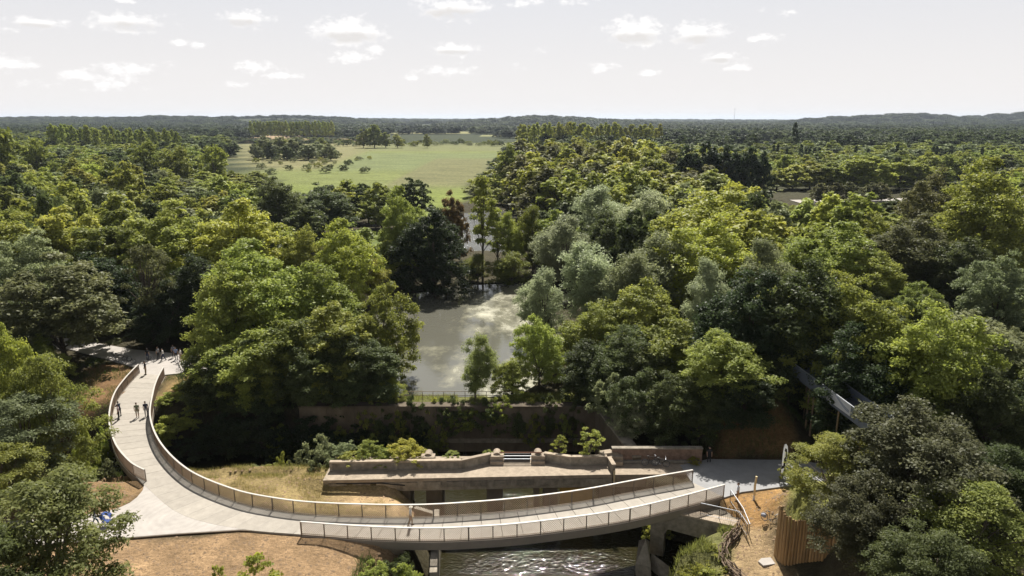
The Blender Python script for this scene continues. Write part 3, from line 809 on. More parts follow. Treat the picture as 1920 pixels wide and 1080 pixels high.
# right portal abutment with dark culvert
pa = empty('portal_abutment', (15.8, 51.8, -6)); tag(pa, 'concrete portal with dark culvert opening beneath the footbridge end', 'abutment')
P0, P1 = Vector((12.2, 52.9, 0)), Vector((18.8, 50.0, 0)); o_ = Vector((15.8, 51.8, 0)); dv = (P1 - P0); Lp = dv.length; dv /= Lp
def PP(s, z): q = P0 + dv * s - o_; return (q.x, q.y, z)
nv = Vector((dv.y, -dv.x, 0)) * .45
front = [(0, -.5), (0, 5.4), (Lp, 5.4), (Lp, 2.0), (5.2, 2.2), (4.9, 3.1), (4.2, 3.65), (1.5, 3.75), (1.2, 3.2), (1.2, -.5)]
vs = [Vector(PP(s, z)) + nv for s, z in front] + [Vector(PP(s, z)) - nv for s, z in front]; nn_ = len(front)
fs = [tuple(range(nn_)), tuple(range(2 * nn_ - 1, nn_ - 1, -1))] + [(i, (i + 1) % nn_, nn_ + (i + 1) % nn_, nn_ + i) for i in range(nn_)]
MB().add(vs, fs).build('portal_wall', M['oldconc'], pa)
MB().bar(PP(-.1, 5.46), PP(Lp + .1, 5.46), 1.1, .14).build('coping', M['oldtop'], pa)
q0 = P0 - o_ - nv * 6
MB().bar((q0.x, q0.y, 2.4), Vector((q0.x, q0.y, 2.4)) + dv * Lp, .3, 5.0).build('back_wall', M['darkwall'], pa)
vs = [Vector(PP(0, 5.2)) - nv, Vector(PP(Lp, 5.2)) - nv, Vector(PP(Lp, 5.2)) - nv * 6, Vector(PP(0, 5.2)) - nv * 6]
MB().prism([(v.x, v.y) for v in vs], 5.0, 5.3).build('roof_slab', M['oldconc'], pa)

# ------------------------------------------------------------------ trees
def unit(v): return v / (np.linalg.norm(v, axis=-1, keepdims=True) + 1e-9)


def leaves(C, R, n, size, up=.5, rnd=.8, flat=.75, rng=RNG, aspect=.62, shell=.4, droop=0.0, tint_c=None):
    """rhombic leaf sprays spread through ellipsoidal clumps"""
    K = len(C); tot = K * n
    ci = np.repeat(np.arange(K), n)
    d = unit(rng.normal(size=(tot, 3))); d[:, 2] = np.where(d[:, 2] < -.35, -d[:, 2] * .6, d[:, 2]); d = unit(d)
    r = rng.random(tot) ** shell
    rr = R[ci]
    # lumpy clump outline
    lump = 1 + .22 * np.sin(d[:, 0] * 5 + ci * 1.7) * np.cos(d[:, 1] * 6 + ci * .9) + .12 * rng.normal(size=tot)
    p = C[ci] + d * (r * rr * lump)[:, None] * np.array([1, 1, flat])
    if droop: p[:, 2] -= droop * (d[:, 0] ** 2 + d[:, 1] ** 2) * rr * r
    nrm = unit(d * .7 + np.array([0, 0, up]) + rng.normal(size=(tot, 3)) * rnd)
    tg = unit(np.cross(nrm, rng.normal(size=(tot, 3)))); bt = np.cross(nrm, tg)
    s = size * (.55 + rng.random(tot) * .9)
    a = tg * s[:, None] * .5; b = bt * (s * aspect * .5)[:, None]
    sag = nrm * (s * .12)[:, None]
    V = np.stack([p - a - sag, p - b, p + a - sag, p + b], 1).reshape(-1, 3)
    tc = rng.random(K) if tint_c is None else tint_c
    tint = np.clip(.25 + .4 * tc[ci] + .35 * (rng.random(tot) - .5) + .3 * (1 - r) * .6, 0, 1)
    return V, tint


def crown_points(kind, K, R, z0, z1, rng):
    """clump centres and radii for a crown"""
    H = z1 - z0
    t = rng.random(K); ang = rng.random(K) * 2 * math.pi
    if kind == 'round':
        u = 1 - 2 * rng.random(K); u = np.where(u < -.9, -u, u)
        rho = (.55 + .45 * rng.random(K) ** .5)
        x = np.sqrt(1 - u * u) * np.cos(ang) * rho; y = np.sqrt(1 - u * u) * np.sin(ang) * rho; z = u * rho
        C = np.stack([x * R, y * R, (z0 + z1) / 2 + z * H / 2], 1); r = R * rng.uniform(.2, .36, K)
    elif kind == 'plume':
        # several upright plumes
        m = 9; pa = rng.random(m) * 2 * math.pi; pr = R * np.sqrt(rng.random(m)) * .75; ph = z1 - H * .5 * (pr / R) ** 1.5 - rng.random(m) * H * .15
        i = rng.integers(0, m, K); t = rng.random(K) ** .8
        w = R * .5 * np.sin(np.pi * np.clip(t * .85 + .12, 0, 1)) ** .8
        C = np.stack([np.cos(pa[i]) * pr[i] * (.4 + .6 * t) + np.cos(ang) * w * rng.random(K) ** .5, np.sin(pa[i]) * pr[i] * (.4 + .6 * t) + np.sin(ang) * w * rng.random(K) ** .5, z0 + (ph[i] - z0) * t], 1); r = R * rng.uniform(.13, .26, K)
    elif kind in ('lobed', 'dome'):
        m = int(rng.integers(10, 15)); k = np.arange(m)
        rho = R * .74 * np.sqrt((k + .25) / m); la = k * 2.39996 + rng.random() * 6.28 + rng.normal(size=m) * .25
        top = z1 - H * .46 * (rho / R) ** 1.7 - rng.random(m) * H * (.17 if kind == 'lobed' else .07); top[0] = z1
        lr = R * (rng.uniform(.27, .43, m) if kind == 'lobed' else rng.uniform(.4, .55, m))
        if kind == 'dome': rho = rho * .82
        i = rng.integers(0, m, K); t = rng.random(K) ** 1.15
        prof = np.sin(np.clip(t * 1.7 + .1, 0, 1) * math.pi / 2) * np.where(t > .6, 1 - .55 * (t - .6), 1)
        w = lr[i] * prof * (.75 + .3 * rng.random(K))
        lean_ = 1 + .12 * t
        C = np.stack([np.cos(la[i]) * rho[i] * lean_ + np.cos(ang) * w, np.sin(la[i]) * rho[i] * lean_ + np.sin(ang) * w, top[i] - t * (top[i] - z0) * .97], 1); r = R * rng.uniform(.10, .2, K)
    elif kind == 'column':
        w = R * np.sin(np.pi * np.clip(t * .8 + .2, 0, 1)) ** .6
        C = np.stack([np.cos(ang) * w * rng.random(K) ** .5, np.sin(ang) * w * rng.random(K) ** .5, z0 + H * t], 1); r = R * rng.uniform(.25, .42, K)
    elif kind == 'layer':
        # loose horizontal sprays with gaps
        w = R * np.sin(np.pi * np.clip(t * .72 + .24, 0, 1)) ** .7
        q = .35 + .65 * rng.random(K) ** .5
        C = np.stack([np.cos(ang) * w * q, np.sin(ang) * w * q, z0 + H * t], 1); r = R * rng.uniform(.14, .27, K)
    C[:, :2] += rng.normal(size=(K, 2)) * R * .05
    return C, r


def make_tree(kind, seed, H, R, base, K, n, size, flat=.75, up=.5, rnd=.8, droop=0.0, limbs=14, trunk=.3, shell=.4, aspect=.62, skew=.0):
    rng = np.random.default_rng(seed)
    C, r = crown_points(kind, K, R, base + R * .15, H - R * .13, rng)
    # one-sidedness so that no crown is a ball
    C[:, 0] += R * .18 * np.sin(C[:, 2] / H * 5 + seed); C[:, 1] += R * .15 * np.cos(C[:, 2] / H * 4 + seed * 2)
    V, t = leaves(C, r, n, size, up, rnd, flat, rng, aspect, shell, droop)
    crown = np_mesh('crown', V, np.arange(len(V)).reshape(-1, 4), M['leaf'], t)
    mb = MB()
    bend = rng.normal(size=2) * .25
    top = np.array([bend[0], bend[1], base + (H - base) * .62])
    mb.tube([(0, 0, -.9), (0, 0, .1), (bend[0] * .3, bend[1] * .3, base * .6), (bend[0] * .6, bend[1] * .6, base + .25 * (H - base)), tuple(top)], [trunk * 1.4, trunk * 1.1, trunk * .85, trunk * .6, trunk * .2], 7)
    for i in rng.choice(K, min(limbs, K), replace=False):
        e = C[i]; zb = base * .7 + (e[2] - base) * .45 * rng.random() + .2
        s_ = np.array([bend[0] * .5, bend[1] * .5, min(max(zb, base * .5), top[2])]); m_ = (s_ + e) / 2 + np.array([0, 0, .06 * R])
        mb.tube([tuple(s_), tuple(m_), tuple(e)], [trunk * .42, trunk * .26, trunk * .08], 5, caps=False)
    return crown, mb.mesh('trunk', M['bark'], True), H, R


PROTO = {}
def proto(k, variants): PROTO[k] = variants


def proto_mid(k, variants):
    for v in variants: v[0].materials[0] = M['leafmid']
    PROTO[k] = variants


M['leafmid'] = leaf_mat('middle distance foliage', .32, .08)
# near prototypes
proto('round', [make_tree('lobed', s, 17, 6.0, .8, 300, 125, .32, flat=1.0, up=.65, rnd=.75) for s in (1, 2, 3, 4)])
proto('clump', [make_tree('lobed', s, 16, 6.2, .8, 210, 175, .36, flat=.85, up=.8, rnd=.6, shell=.35) for s in (11, 12, 13)])
proto('willow', [make_tree('plume', s, 16, 5.6, .8, 170, 190, .34, flat=1.15, up=.6, rnd=.8, aspect=.42) for s in (21, 22, 23)])
proto('feather', [make_tree('layer', s, 12, 5.0, 1.6, 120, 230, .26, flat=.42, up=.9, rnd=.55, droop=.35, aspect=.45, limbs=30, trunk=.2) for s in (31, 32)])
proto('open', [make_tree('layer', s, 12, 4.6, 3.4, 50, 150, .28, flat=.55, up=.7, rnd=.7, limbs=44, trunk=.26) for s in (41,)])
proto('bush', [make_tree('lobed', s, 3.4, 2.0, .1, 90, 70, .17, up=.6, rnd=.8, limbs=12, trunk=.06) for s in (51, 52, 53)])
proto('sapling', [make_tree('layer', s, 3.4, 1.2, .2, 40, 40, .17, flat=.7, limbs=24, trunk=.03) for s in (61, 62)])
proto('slim', [make_tree('column', s, 16, 2.4, 5.5, 46, 120, .36, limbs=18, trunk=.2, flat=.9) for s in (71,)])
proto('near', [make_tree('lobed', s, 14, 6.2, .6, 330, 150, .25, up=.8, rnd=.7) for s in (81,)])
# middle distance
proto_mid('m_round', [make_tree('dome', s, 15, 5.6, .6, 150, 36, .8, flat=1.0, up=.7, rnd=.6) for s in (101, 102, 103, 104)])
proto_mid('m_clump', [make_tree('dome', s, 15, 6.0, .6, 130, 42, .85, flat=.9, up=.8, rnd=.5, shell=.33) for s in (111, 112)])
proto_mid('m_willow', [make_tree('plume', s, 14, 5.4, 1.4, 80, 50, .8, flat=1.1, up=.3, rnd=.9, aspect=.45) for s in (121, 122)])
proto_mid('poplar', [make_tree('column', s, 26, 3.4, 6, 46, 52, 1.0, flat=1.5, up=.2, rnd=.9, limbs=8, trunk=.3) for s in (131, 132)])
proto_mid('cypress', [make_tree('column', s, 13, 1.7, .6, 40, 40, .7, flat=1.6, up=.1, rnd=.7, limbs=2, trunk=.2, shell=.25) for s in (141,)])
proto_mid('m_bush', [make_tree('lobed', s, 5, 3.2, .05, 60, 26, .55, up=.7, limbs=4, trunk=.1) for s in (151, 152)])

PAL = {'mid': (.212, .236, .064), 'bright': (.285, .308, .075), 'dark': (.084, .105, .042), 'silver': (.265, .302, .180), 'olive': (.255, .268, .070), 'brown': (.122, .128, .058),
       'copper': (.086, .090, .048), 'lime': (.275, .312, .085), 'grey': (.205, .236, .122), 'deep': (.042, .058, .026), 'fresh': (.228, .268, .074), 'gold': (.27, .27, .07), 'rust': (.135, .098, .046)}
NAMES = {'near': 'maple_tree', 'round': 'broadleaf_tree', 'clump': 'chestnut_tree', 'willow': 'willow_tree', 'feather': 'feathery_tree', 'open': 'open_tree', 'bush': 'shrub', 'sapling': 'sapling', 'slim': 'slender_tree',
         'm_round': 'broadleaf_tree', 'm_clump': 'chestnut_tree', 'm_willow': 'willow_tree', 'poplar': 'poplar_tree', 'cypress': 'cypress_tree', 'm_bush': 'shrub'}
TREES = []            # (x, y, radius) of everything planted
rnd_t = random.Random(5)


def plant(kind, x, y, h, R, col, label, group=None, z=None, yaw=None):
    vs = PROTO[kind]; crown, trunk, H0, R0 = vs[rnd_t.randrange(len(vs))]
    z = zg(x, y) if z is None else z
    nm = NAMES[kind]
    r = empty(nm, (x, y, z), rnd_t.uniform(0, 6.28) if yaw is None else yaw)
    tag(r, label, 'shrub' if 'bush' in kind else 'sapling' if kind == 'sapling' else 'tree', group)
    s = (R / R0, R / R0, h / H0)
    c = put('crown' if 'bush' not in kind and kind != 'sapling' else 'foliage', crown, r, scale=s)
    t = put('trunk' if 'bush' not in kind and kind != 'sapling' else 'stem', trunk, r, scale=((R / R0) * .5 + .5 * h / H0 if h > 5 else s[0], (R / R0) * .5 + .5 * h / H0 if h > 5 else s[0], h / H0))
    if h > 5: t.scale = s
    base = PAL[col] if isinstance(col, str) else col
    j = rnd_t.uniform(.88, 1.14); q_ = rnd_t.uniform(1.0, 1.1)
    c.color = (base[0] * j * q_, base[1] * j, base[2] * j, 1)
    TREES.append((x, y, R))
    return r


def tree_px(kind, px, ytop, wpx, Y, col, label, group=None, sink=0.0):
    """a tree whose top stands at the sighted bearing, Y metres out"""
    d = ray(px, ytop); t = Y / d.y; x = d.x * t; ztop = CAM_H + d.z * t
    depth = Y * math.cos(PITCH) + (CAM_H - ztop * .6) * math.sin(PITCH)
    R = wpx / 2 * depth / 1280
    g = max(zg(x, Y), -5.0)
    h = max(ztop - g, 1.0)
    if kind not in ('bush', 'sapling', 'm_bush') and Y < 170:
        Y0 = Y
        while h < 1.75 * R and Y > Y0 * .84:
            Y2 = Y - .5; t = Y2 / d.y; x2 = d.x * t
            a_, b2 = np.array([x2]), np.array([Y2])
            if min(sdf(POND, a_, b2)[0] + 1, sdf(MOAT, a_, b2)[0] - 1.0, sdf(FARPATH, a_, b2)[0] - 1.2, sdf(PLAZA, a_, b2)[0] - 1, sdf(RPATH, a_, b2)[0] - 1) < 0: break
            Y = Y2; x = x2; ztop = CAM_H + d.z * t; g = max(zg(x, Y), -5.0); h = ztop - g; R = wpx / 2 * (Y * math.cos(PITCH) + (CAM_H - ztop * .6) * math.sin(PITCH)) / 1280
    if kind in ('bush', 'sapling') and 58.5 < Y < 61 and -17.3 < x < 9.4: g = .04; h = max(ztop - g, .5)
    R = min(R, h / 1.4) if 'bush' not in kind else min(R, h)
    return plant(kind, x, Y, h, R, col, label, group, z=g - sink)


T = tree_px
LT = 'trees in the wood around the curved footbridge'
# --- wood on the ramp side
T('feather', 60, 893, 300, 37, (.115, .135, .048), 'feathery green tree overhanging the plaza fork')
T('feather', -40, 985, 240, 33, (.105, .125, .045), 'low feathery tree with pale path showing through its branches')
T('feather', 82, 655, 150, 58.5, 'mid', 'feathery drooping tree on a thin stem between stream and plaza soil')
T('feather', 25, 735, 190, 55, 'grey', 'greyish feathery tree crowding the plaza side of the stream')
T('feather', -25, 830, 170, 50, 'mid', 'small feathery tree beside the plaza path')
T('round', -5, 605, 120, 68, 'bright', 'sunlit yellow green tree beyond the feathery trees by the stream')
T('feather', 150, 790, 40, 61.5, 'fresh', 'slim bright feathery tree growing from the stream bank')
T('clump', 90, 468, 235, 89, 'brown', 'brown tinged spreading tree with bare leaning trunks by the far path')
T('round', -30, 520, 160, 92, 'dark', 'dark round tree next to the brown spreading tree')
T('open', 262, 453, 95, 96, 'brown', 'narrow brownish tree standing dark behind the far path')
T('clump', 215, 385, 190, 121, 'mid', 'wide chestnut crown of the sunlit bank, nearest the narrow brownish tree', LT)
T('clump', 120, 380, 170, 124, 'bright', 'yellow topped chestnut beside the wide chestnut crown', LT)
T('clump', 330, 372, 190, 118, 'mid', 'heavy dark sided chestnut with sunlit cap above the curved ramp', LT)
T('clump', 440, 365, 200, 116, 'bright', 'broad chestnut dome with bright yellow green cap', LT)
T('clump', 30, 392, 160, 120, 'olive', 'olive chestnut crown at the wood edge away from the pond', LT)
T('round', 40, 430, 150, 104, 'grey', 'grey green round tree before the olive chestnut', LT)
T('round', 180, 470, 150, 103, 'deep', 'deep green tree hidden behind the brown spreading tree', LT)
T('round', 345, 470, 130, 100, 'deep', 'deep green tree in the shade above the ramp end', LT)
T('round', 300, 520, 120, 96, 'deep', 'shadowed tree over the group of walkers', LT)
T('round', 475, 447, 225, 86, 'fresh', 'big fresh green tree, tallest on the bank between ramp and pond')
T('round', 410, 492, 165, 81, 'fresh', 'full green tree whose crown overhangs the wooded end of the ramp')
T('round', 460, 610, 180, 75, 'mid', 'low dark fronted tree leaning over the moat beside the ramp')
T('clump', 620, 562, 180, 77, 'olive', 'globe shaped olive lit tree above the moat wall')
T('round', 585, 482, 170, 90, 'fresh', 'fresh green tree rising behind the globe shaped olive tree')
T('round', 715, 528, 135, 82, 'mid', 'dark green tree leaning over the pond edge')
T('round', 520, 590, 170, 75, 'mid', 'dark tree filling the bank above the moat')
T('round', 690, 640, 130, 77, 'dark', 'low dark tree at the corner of pond and wall')
T('round', 640, 408, 130, 112, 'bright', 'yellow green tree behind the bank trees')
T('round', 560, 420, 100, 120, 'olive', 'pale olive bushy tree behind the tallest bank tree')
T('willow', 690, 450, 90, 118, 'olive', 'loose olive willow beside the small lawn')
T('round', 600, 350, 130, 195, 'dark', 'dark round tree at the near edge of the hay field')
T('round', 520, 330, 110, 180, 'dark', 'dark tree with domed top beside the meadow')
# --- pond
T('round', 812, 378, 150, 127, 'deep', 'huge deep green tree casting shade on the pond')
T('round', 752, 345, 100, 134, 'fresh', 'tall yellow green tree behind the huge deep green one')
T('clump', 845, 352, 62, 150, 'rust', 'russet copper tree beside the further pond')
T('slim', 903, 330, 52, 135, 'mid', 'slender tall tree standing in the pond between two waters')
T('slim', 932, 390, 40, 138, 'fresh', 'thin young tree beside the slender tall tree')
T('willow', 955, 385, 60, 139, 'fresh', 'green willow at the head of the pond')
T('willow', 1000, 372, 80, 141, 'mid', 'leafy willow near the head of the pond')
T('willow', 895, 470, 70, 136.5, 'mid', 'low scrubby willow under the slender tall tree')
T('willow', 960, 465, 90, 136, 'mid', 'low scrubby willow on the pond head beside the pale willow')
T('willow', 890, 615, 74, 75.4, (.27, .32, .12), 'small upright leafy tree on the pond wall')
T('willow', 728, 705, 62, 74.2, 'bright', 'bright bushy willow on the pond wall by the railing')
T('willow', 1022, 487, 115, 97, 'silver', 'silvery willow leaning over the pond')
T('round', 1012, 585, 98, 79, 'fresh', 'fresh maple green tree where pond meets the right wall')
T('round', 962, 668, 80, 75.6, 'fresh', 'small bright tree at the end of the pond railing')
T('willow', 860, 560, 5, 131, 'mid', 'thin reed clump at the pond head') if False else None
# --- wood across the pond
RT = 'trees in the wood between pond and steel ramp'
T('willow', 1112, 440, 165, 101, 'silver', 'large silver willow highest above the pond')
T('willow', 1185, 452, 150, 98, 'grey', 'grey green willow behind the large silver willow', RT)
T('willow', 1062, 388, 130, 128, 'silver', 'pale willow screening the avenue by the pond', RT)
T('willow', 1130, 335, 140, 160, 'silver', 'pale feathery willow below the chestnut avenue', RT)
T('willow', 1215, 345, 130, 155, 'silver', 'silver willow with dark gaps below the chestnut avenue', RT)
T('round', 1150, 385, 120, 132, 'dark', 'dark tree wedged between pale willows', RT)
T('willow', 1260, 420, 170, 106, 'grey', 'wide greyish willow over the wooded bank', RT)
T('round', 1345, 400, 210, 104, 'bright', 'broad bright green tree above the wooded bank', RT)
T('round', 1350, 345, 230, 150, 'bright', 'very wide bright green crown behind the wooded bank', RT)
T('willow', 1325, 468, 105, 92, 'silver', 'silver topped tree amid dark green crowns', RT)
T('willow', 1432, 432, 125, 97, 'grey', 'tall grey green plumed tree of the wooded bank', RT)
T('round', 1560, 408, 190, 108, 'fresh', 'broad fresh green crown above the steel ramp', RT)
T('round', 1195, 520, 170, 86, 'mid', 'dark sided tree above the basin side wall', RT)
T('round', 1110, 560, 140, 84, 'mid', 'green tree with shadowed front beside the maple green tree', RT)
T('round', 1245, 585, 200, 79, 'mid', 'broad shadowed tree over the basin corner', RT)
T('round', 1350, 612, 170, 77, 'fresh', 'fresh green tree hanging over the brick parapet', RT)
T('round', 1110, 640, 130, 76.5, 'dark', 'dark tree rooted on the pond wall', RT)
T('round', 1450, 535, 150, 87, 'mid', 'green tree shading the grey path', RT)
T('round', 1570, 500, 130, 92, 'bright', 'yellow green tree above the banner', RT)
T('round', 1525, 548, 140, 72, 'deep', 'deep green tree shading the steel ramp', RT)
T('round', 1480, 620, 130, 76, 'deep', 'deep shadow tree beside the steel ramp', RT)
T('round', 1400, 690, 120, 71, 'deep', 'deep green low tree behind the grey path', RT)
T('willow', 1180, 742, 95, 66, 'silver', 'pale silver bush tree growing at the basin side wall')
T('bush', 1250, 800, 70, 63.5, 'dark', 'dark shrub behind the brick parapet')
T('bush', 1150, 690, 90, 69, 'grey', 'grey shrub on top of the basin side wall')
T('bush', 1330, 790, 80, 64, 'mid', 'green shrub where brick parapet ends')
# --- right hill
RH = 'trees on the hill by the steel ramp'
T('open', 1642, 588, 185, 69, 'lime', 'open lime green tree with bare forked trunk beside the ramp')
T('round', 1722, 528, 95, 92, 'fresh', 'compact fresh green tree on the hill', RH)
T('round', 1850, 582, 220, 74, 'grey', 'massive grey green tree on the hill top', RH)
T('round', 1910, 640, 160, 66, 'grey', 'grey green tree beside the massive one', RH)
T('round', 1745, 400, 190, 122, 'brown', 'brownish green tree of the hill wood', RH)
T('round', 1660, 395, 120, 128, 'olive', 'olive brown tree beside the pale road', RH)
T('round', 1870, 290, 190, 118, 'mid', 'tall tree crowning the hill', RH)
T('round', 1770, 312, 130, 132, 'brown', 'tall brownish tree next to the pale road', RH)
T('round', 1890, 470, 130, 88, 'grey', 'grey tree below the tall hill crown', RH)
T('round', 1810, 440, 150, 104, 'dark', 'dark tree in the middle of the hill wood', RH)
T('round', 1640, 470, 130, 100, 'mid', 'mid green tree behind the open lime tree', RH)
T('willow', 1800, 640, 120, 70, 'mid', 'leafy tree filling the slope under the massive grey tree', RH)
T('round', 1700, 640, 120, 76, 'dark', 'dark tree behind the bare forked trunk', RH)
T('near', 1735, 742, 290, 53, 'copper', 'dark copper leaved tree behind the palisade')
T('near', 1640, 880, 190, 46.5, 'copper', 'low copper leaved bough tree crowding the palisade end')
T('feather', 1568, 812, 140, 52, 'olive', 'golden green feathery tree between flag and palisade')
T('feather', 1655, 760, 110, 57, 'grey', 'grey feathery tree under the banner')
T('feather', 1850, 905, 210, 43, 'fresh', 'bright feathery tree downhill of the copper tree')
T('near', 1900, 820, 200, 50, 'dark', 'dark tree beyond the copper tree')
T('near', 1760, 985, 200, 39, 'dark', 'dark low tree at the foot of the copper tree')
# --- foreground sprigs
T('sapling', 470, 1046, 95, 38, 'bright', 'leafy young tree top on the bare soil')
T('bush', 400, 1055, 50, 39, 'bright', 'small leafy sprig on the bare soil')
T('bush', 700, 1050, 60, 44, 'fresh', 'green bush at the foot of the soil slope by the river')
T('bush', 745, 1035, 80, 45.2, 'dark', 'dark ivy bush under the near footbridge')
T('bush', 745, 1062, 100, 43, 'mid', 'rough bush at the abutment foot')
T('bush', 1235, 962, 60, 54, 'olive', 'yellowish bush growing from the basin foot beneath the bridge')
# --- plants along the old sluice bridge and the moat edge
SB = 'shrubs behind the sluice bridge parapet'
T('bush', 590, 812, 75, 60.2, 'grey', 'rounded grey green shrub at the parapet end')
T('bush', 640, 828, 60, 60, 'grey', 'grey leafy shrub touching the sluice parapet', SB)
T('bush', 690, 826, 60, 59.6, 'mid', 'green shrub in the middle of the parapet', SB)
T('bush', 655, 845, 60, 59.0, 'olive', 'low pale shrub spilling over the parapet', SB)
T('bush', 725, 842, 55, 59.4, 'fresh', 'fresh green shrub leaning over the parapet', SB)
T('bush', 762, 822, 75, 59.4, 'gold', 'golden yellow shrub above the parapet')
T('bush', 800, 852, 40, 59.6, 'gold', 'small golden shrub next to a pier head', SB)
T('sapling', 848, 845, 30, 59.5, 'fresh', 'small sprig beside the first pier head')
T('sapling', 915, 843, 22, 60, 'fresh', 'tiny sprig left of the sluice gear')
T('sapling', 938, 845, 20, 60, 'lime', 'tiny lime sprig on the pier head')
T('sapling', 1048, 815, 32, 60.5, 'lime', 'slim lime sapling behind the angled parapet')
T('sapling', 1108, 802, 52, 60.5, 'lime', 'tall lime green sapling behind the parapet corner')
T('bush', 525, 845, 34, 60.4, 'lime', 'upright lime sprig on the grassy moat edge')
T('bush', 550, 856, 40, 60, 'brown', 'dry brown bush on the grassy moat edge')
T('bush', 470, 868, 50, 60.2, 'grey', 'grey scrub on the grassy moat edge')
T('bush', 505, 866, 50, 60, 'mid', 'green scrub on the grassy moat edge')
T('bush', 425, 880, 50, 60.0, 'mid', 'low scrub by the ramp on the moat edge')
T('bush', 1300, 866, 26, 59.2, 'gold', 'yellow weed at the brick parapet foot')
for px, yt, w in ((312, 735, 90), (345, 715, 90), (330, 770, 90), (372, 745, 80), (300, 790, 60)):
    T('bush', px, yt, w, 70 + (790 - yt) * .07, 'lime', 'sunlit lime shrub on the slope beside the ramp', 'lime shrubs beside the ramp')
for px, yt, w in ((195, 855, 46), (170, 880, 60), (120, 890, 70), (60, 905, 80), (178, 790, 40), (186, 820, 36)):
    T('bush', px, yt, w, 59 if yt > 840 else 64, 'grey' if px % 2 else 'fresh', 'leafy shrub on the stream bank below the ramp', 'shrubs on the stream bank')
for px, yt, w in ((1340, 1010, 60), (1310, 1040, 60), (1330, 1060, 70), (1290, 1062, 50), (1365, 1050, 30)):
    T('bush', px, yt, w, 47 - (yt - 1010) * .06, 'olive', 'rough grassy bush on the bank below the woven fence', 'bushes on the river bank', sink=.6)
for px, yt, w, Y in ((1495, 868, 60, 55.5), (1520, 900, 60, 52), (1500, 930, 50, 49.5), (1450, 800, 70, 66), (1400, 790, 60, 67)):
    T('bush', px, yt, w, Y, 'mid', 'shrub on the slope around the grey path', 'shrubs around the grey path')
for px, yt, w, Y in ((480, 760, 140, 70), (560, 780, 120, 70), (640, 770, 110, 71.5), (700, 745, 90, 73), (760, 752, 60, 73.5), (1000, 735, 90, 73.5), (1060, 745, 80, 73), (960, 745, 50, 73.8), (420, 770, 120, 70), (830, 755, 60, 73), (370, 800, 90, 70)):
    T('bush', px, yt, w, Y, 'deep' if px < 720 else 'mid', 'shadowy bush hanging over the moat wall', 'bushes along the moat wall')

for k, px in enumerate((768, 790, 815, 842, 865, 885, 918, 945, 970, 992)):
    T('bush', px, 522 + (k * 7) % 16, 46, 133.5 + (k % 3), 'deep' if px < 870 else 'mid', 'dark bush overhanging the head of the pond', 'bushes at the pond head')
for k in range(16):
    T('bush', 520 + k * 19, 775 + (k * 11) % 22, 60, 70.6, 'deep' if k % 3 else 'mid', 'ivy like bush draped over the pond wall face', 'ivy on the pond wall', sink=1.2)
for k in range(20):
    T('bush', 690 + k * 20.5, 734 + (k * 13) % 17, 50 + (k * 7) % 16, 71.9, 'dark' if k % 3 else 'mid', 'bush rooted along the coping of the pond wall', 'bushes on the pond wall coping')
# --- middle distance wood, planted over the ground itself
GRP = {'l': ('in the wide wood beside the hay field', 'of the wood beside the hay field'),
       'a': ('in the avenue running away beyond the pond', 'of the avenue'),
       'r': ('in the wood towards the pale road', 'of the wood towards the road'),
       'f': ('hedging the near end of the hay field', 'before the hay field'),
       'p': ('around the further pond', 'around the further pond'),
       'n': ('filling the wood near the bridges', 'near the bridges')}
ADJ = {'mid': 'mid green', 'bright': 'bright yellow green', 'dark': 'dark green', 'silver': 'silvery', 'olive': 'olive lit', 'brown': 'brownish', 'copper': 'copper', 'lime': 'lime green', 'grey': 'greyish green', 'deep': 'very dark', 'fresh': 'fresh green'}
KN = {'m_round': 'round tree', 'm_clump': 'clumpy chestnut', 'm_willow': 'plumed willow', 'round': 'round tree', 'willow': 'plumed willow', 'clump': 'clumpy chestnut'}
# --- understorey that fills the wood between the sighted trees
rn = random.Random(77); filled = 0
NOGO = (PLAZA, FARPATH, RPATH, OLDRD, SAND_A, SAND_B, BANK_C, SOIL_F, SOIL_F2, SAND_D, GRASS_E, GRASS_R, PONDBANK)
DECK = [tuple(p_) for p_ in INNER[::6]] + [tuple(p_) for p_ in OUTER[::-6]]
cn = []
yy = 57.0
while yy < 113:
    xx = -.85 * yy - 8
    while xx < .85 * yy + 10: cn.append((xx + rn.uniform(-2, 2), yy + rn.uniform(-2, 2))); xx += 5.6
    yy += 5.4
CA = np.array(cn); cd = np.minimum.reduce([sdf(P_, CA[:, 0], CA[:, 1]) - 2.2 for P_ in NOGO] + [sdf(DECK, CA[:, 0], CA[:, 1]) - 4.5, sdf(MOAT, CA[:, 0], CA[:, 1]) - 1.5, sdf(POND, CA[:, 0], CA[:, 1]) - 2.5])
for (x, y), d_ in zip(cn, cd):
    if d_ < 0 or (x > 19 and x < 40 and y < 66) or (-47 < x < -32 and 60 < y < 83): continue
    if any((x - tx) ** 2 + (y - ty) ** 2 < (min(tr * .5, 2.6) + 1) ** 2 for tx, ty, tr in TREES): continue
    kind = rn.choice(['round', 'round', 'willow']) if x > 0 else rn.choice(['round', 'round', 'clump'])
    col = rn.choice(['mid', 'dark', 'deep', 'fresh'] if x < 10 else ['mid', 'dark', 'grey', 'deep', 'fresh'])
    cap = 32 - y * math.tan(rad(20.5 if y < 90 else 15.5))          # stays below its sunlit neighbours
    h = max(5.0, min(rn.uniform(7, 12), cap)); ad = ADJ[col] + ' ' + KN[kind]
    plant(kind, x, y, h, min(h / 2.1, rn.uniform(3, 4.6)), col, 'lower ' + ad + ' filling the wood near the bridges', 'lower ' + ad + ' near the bridges'); filled += 1
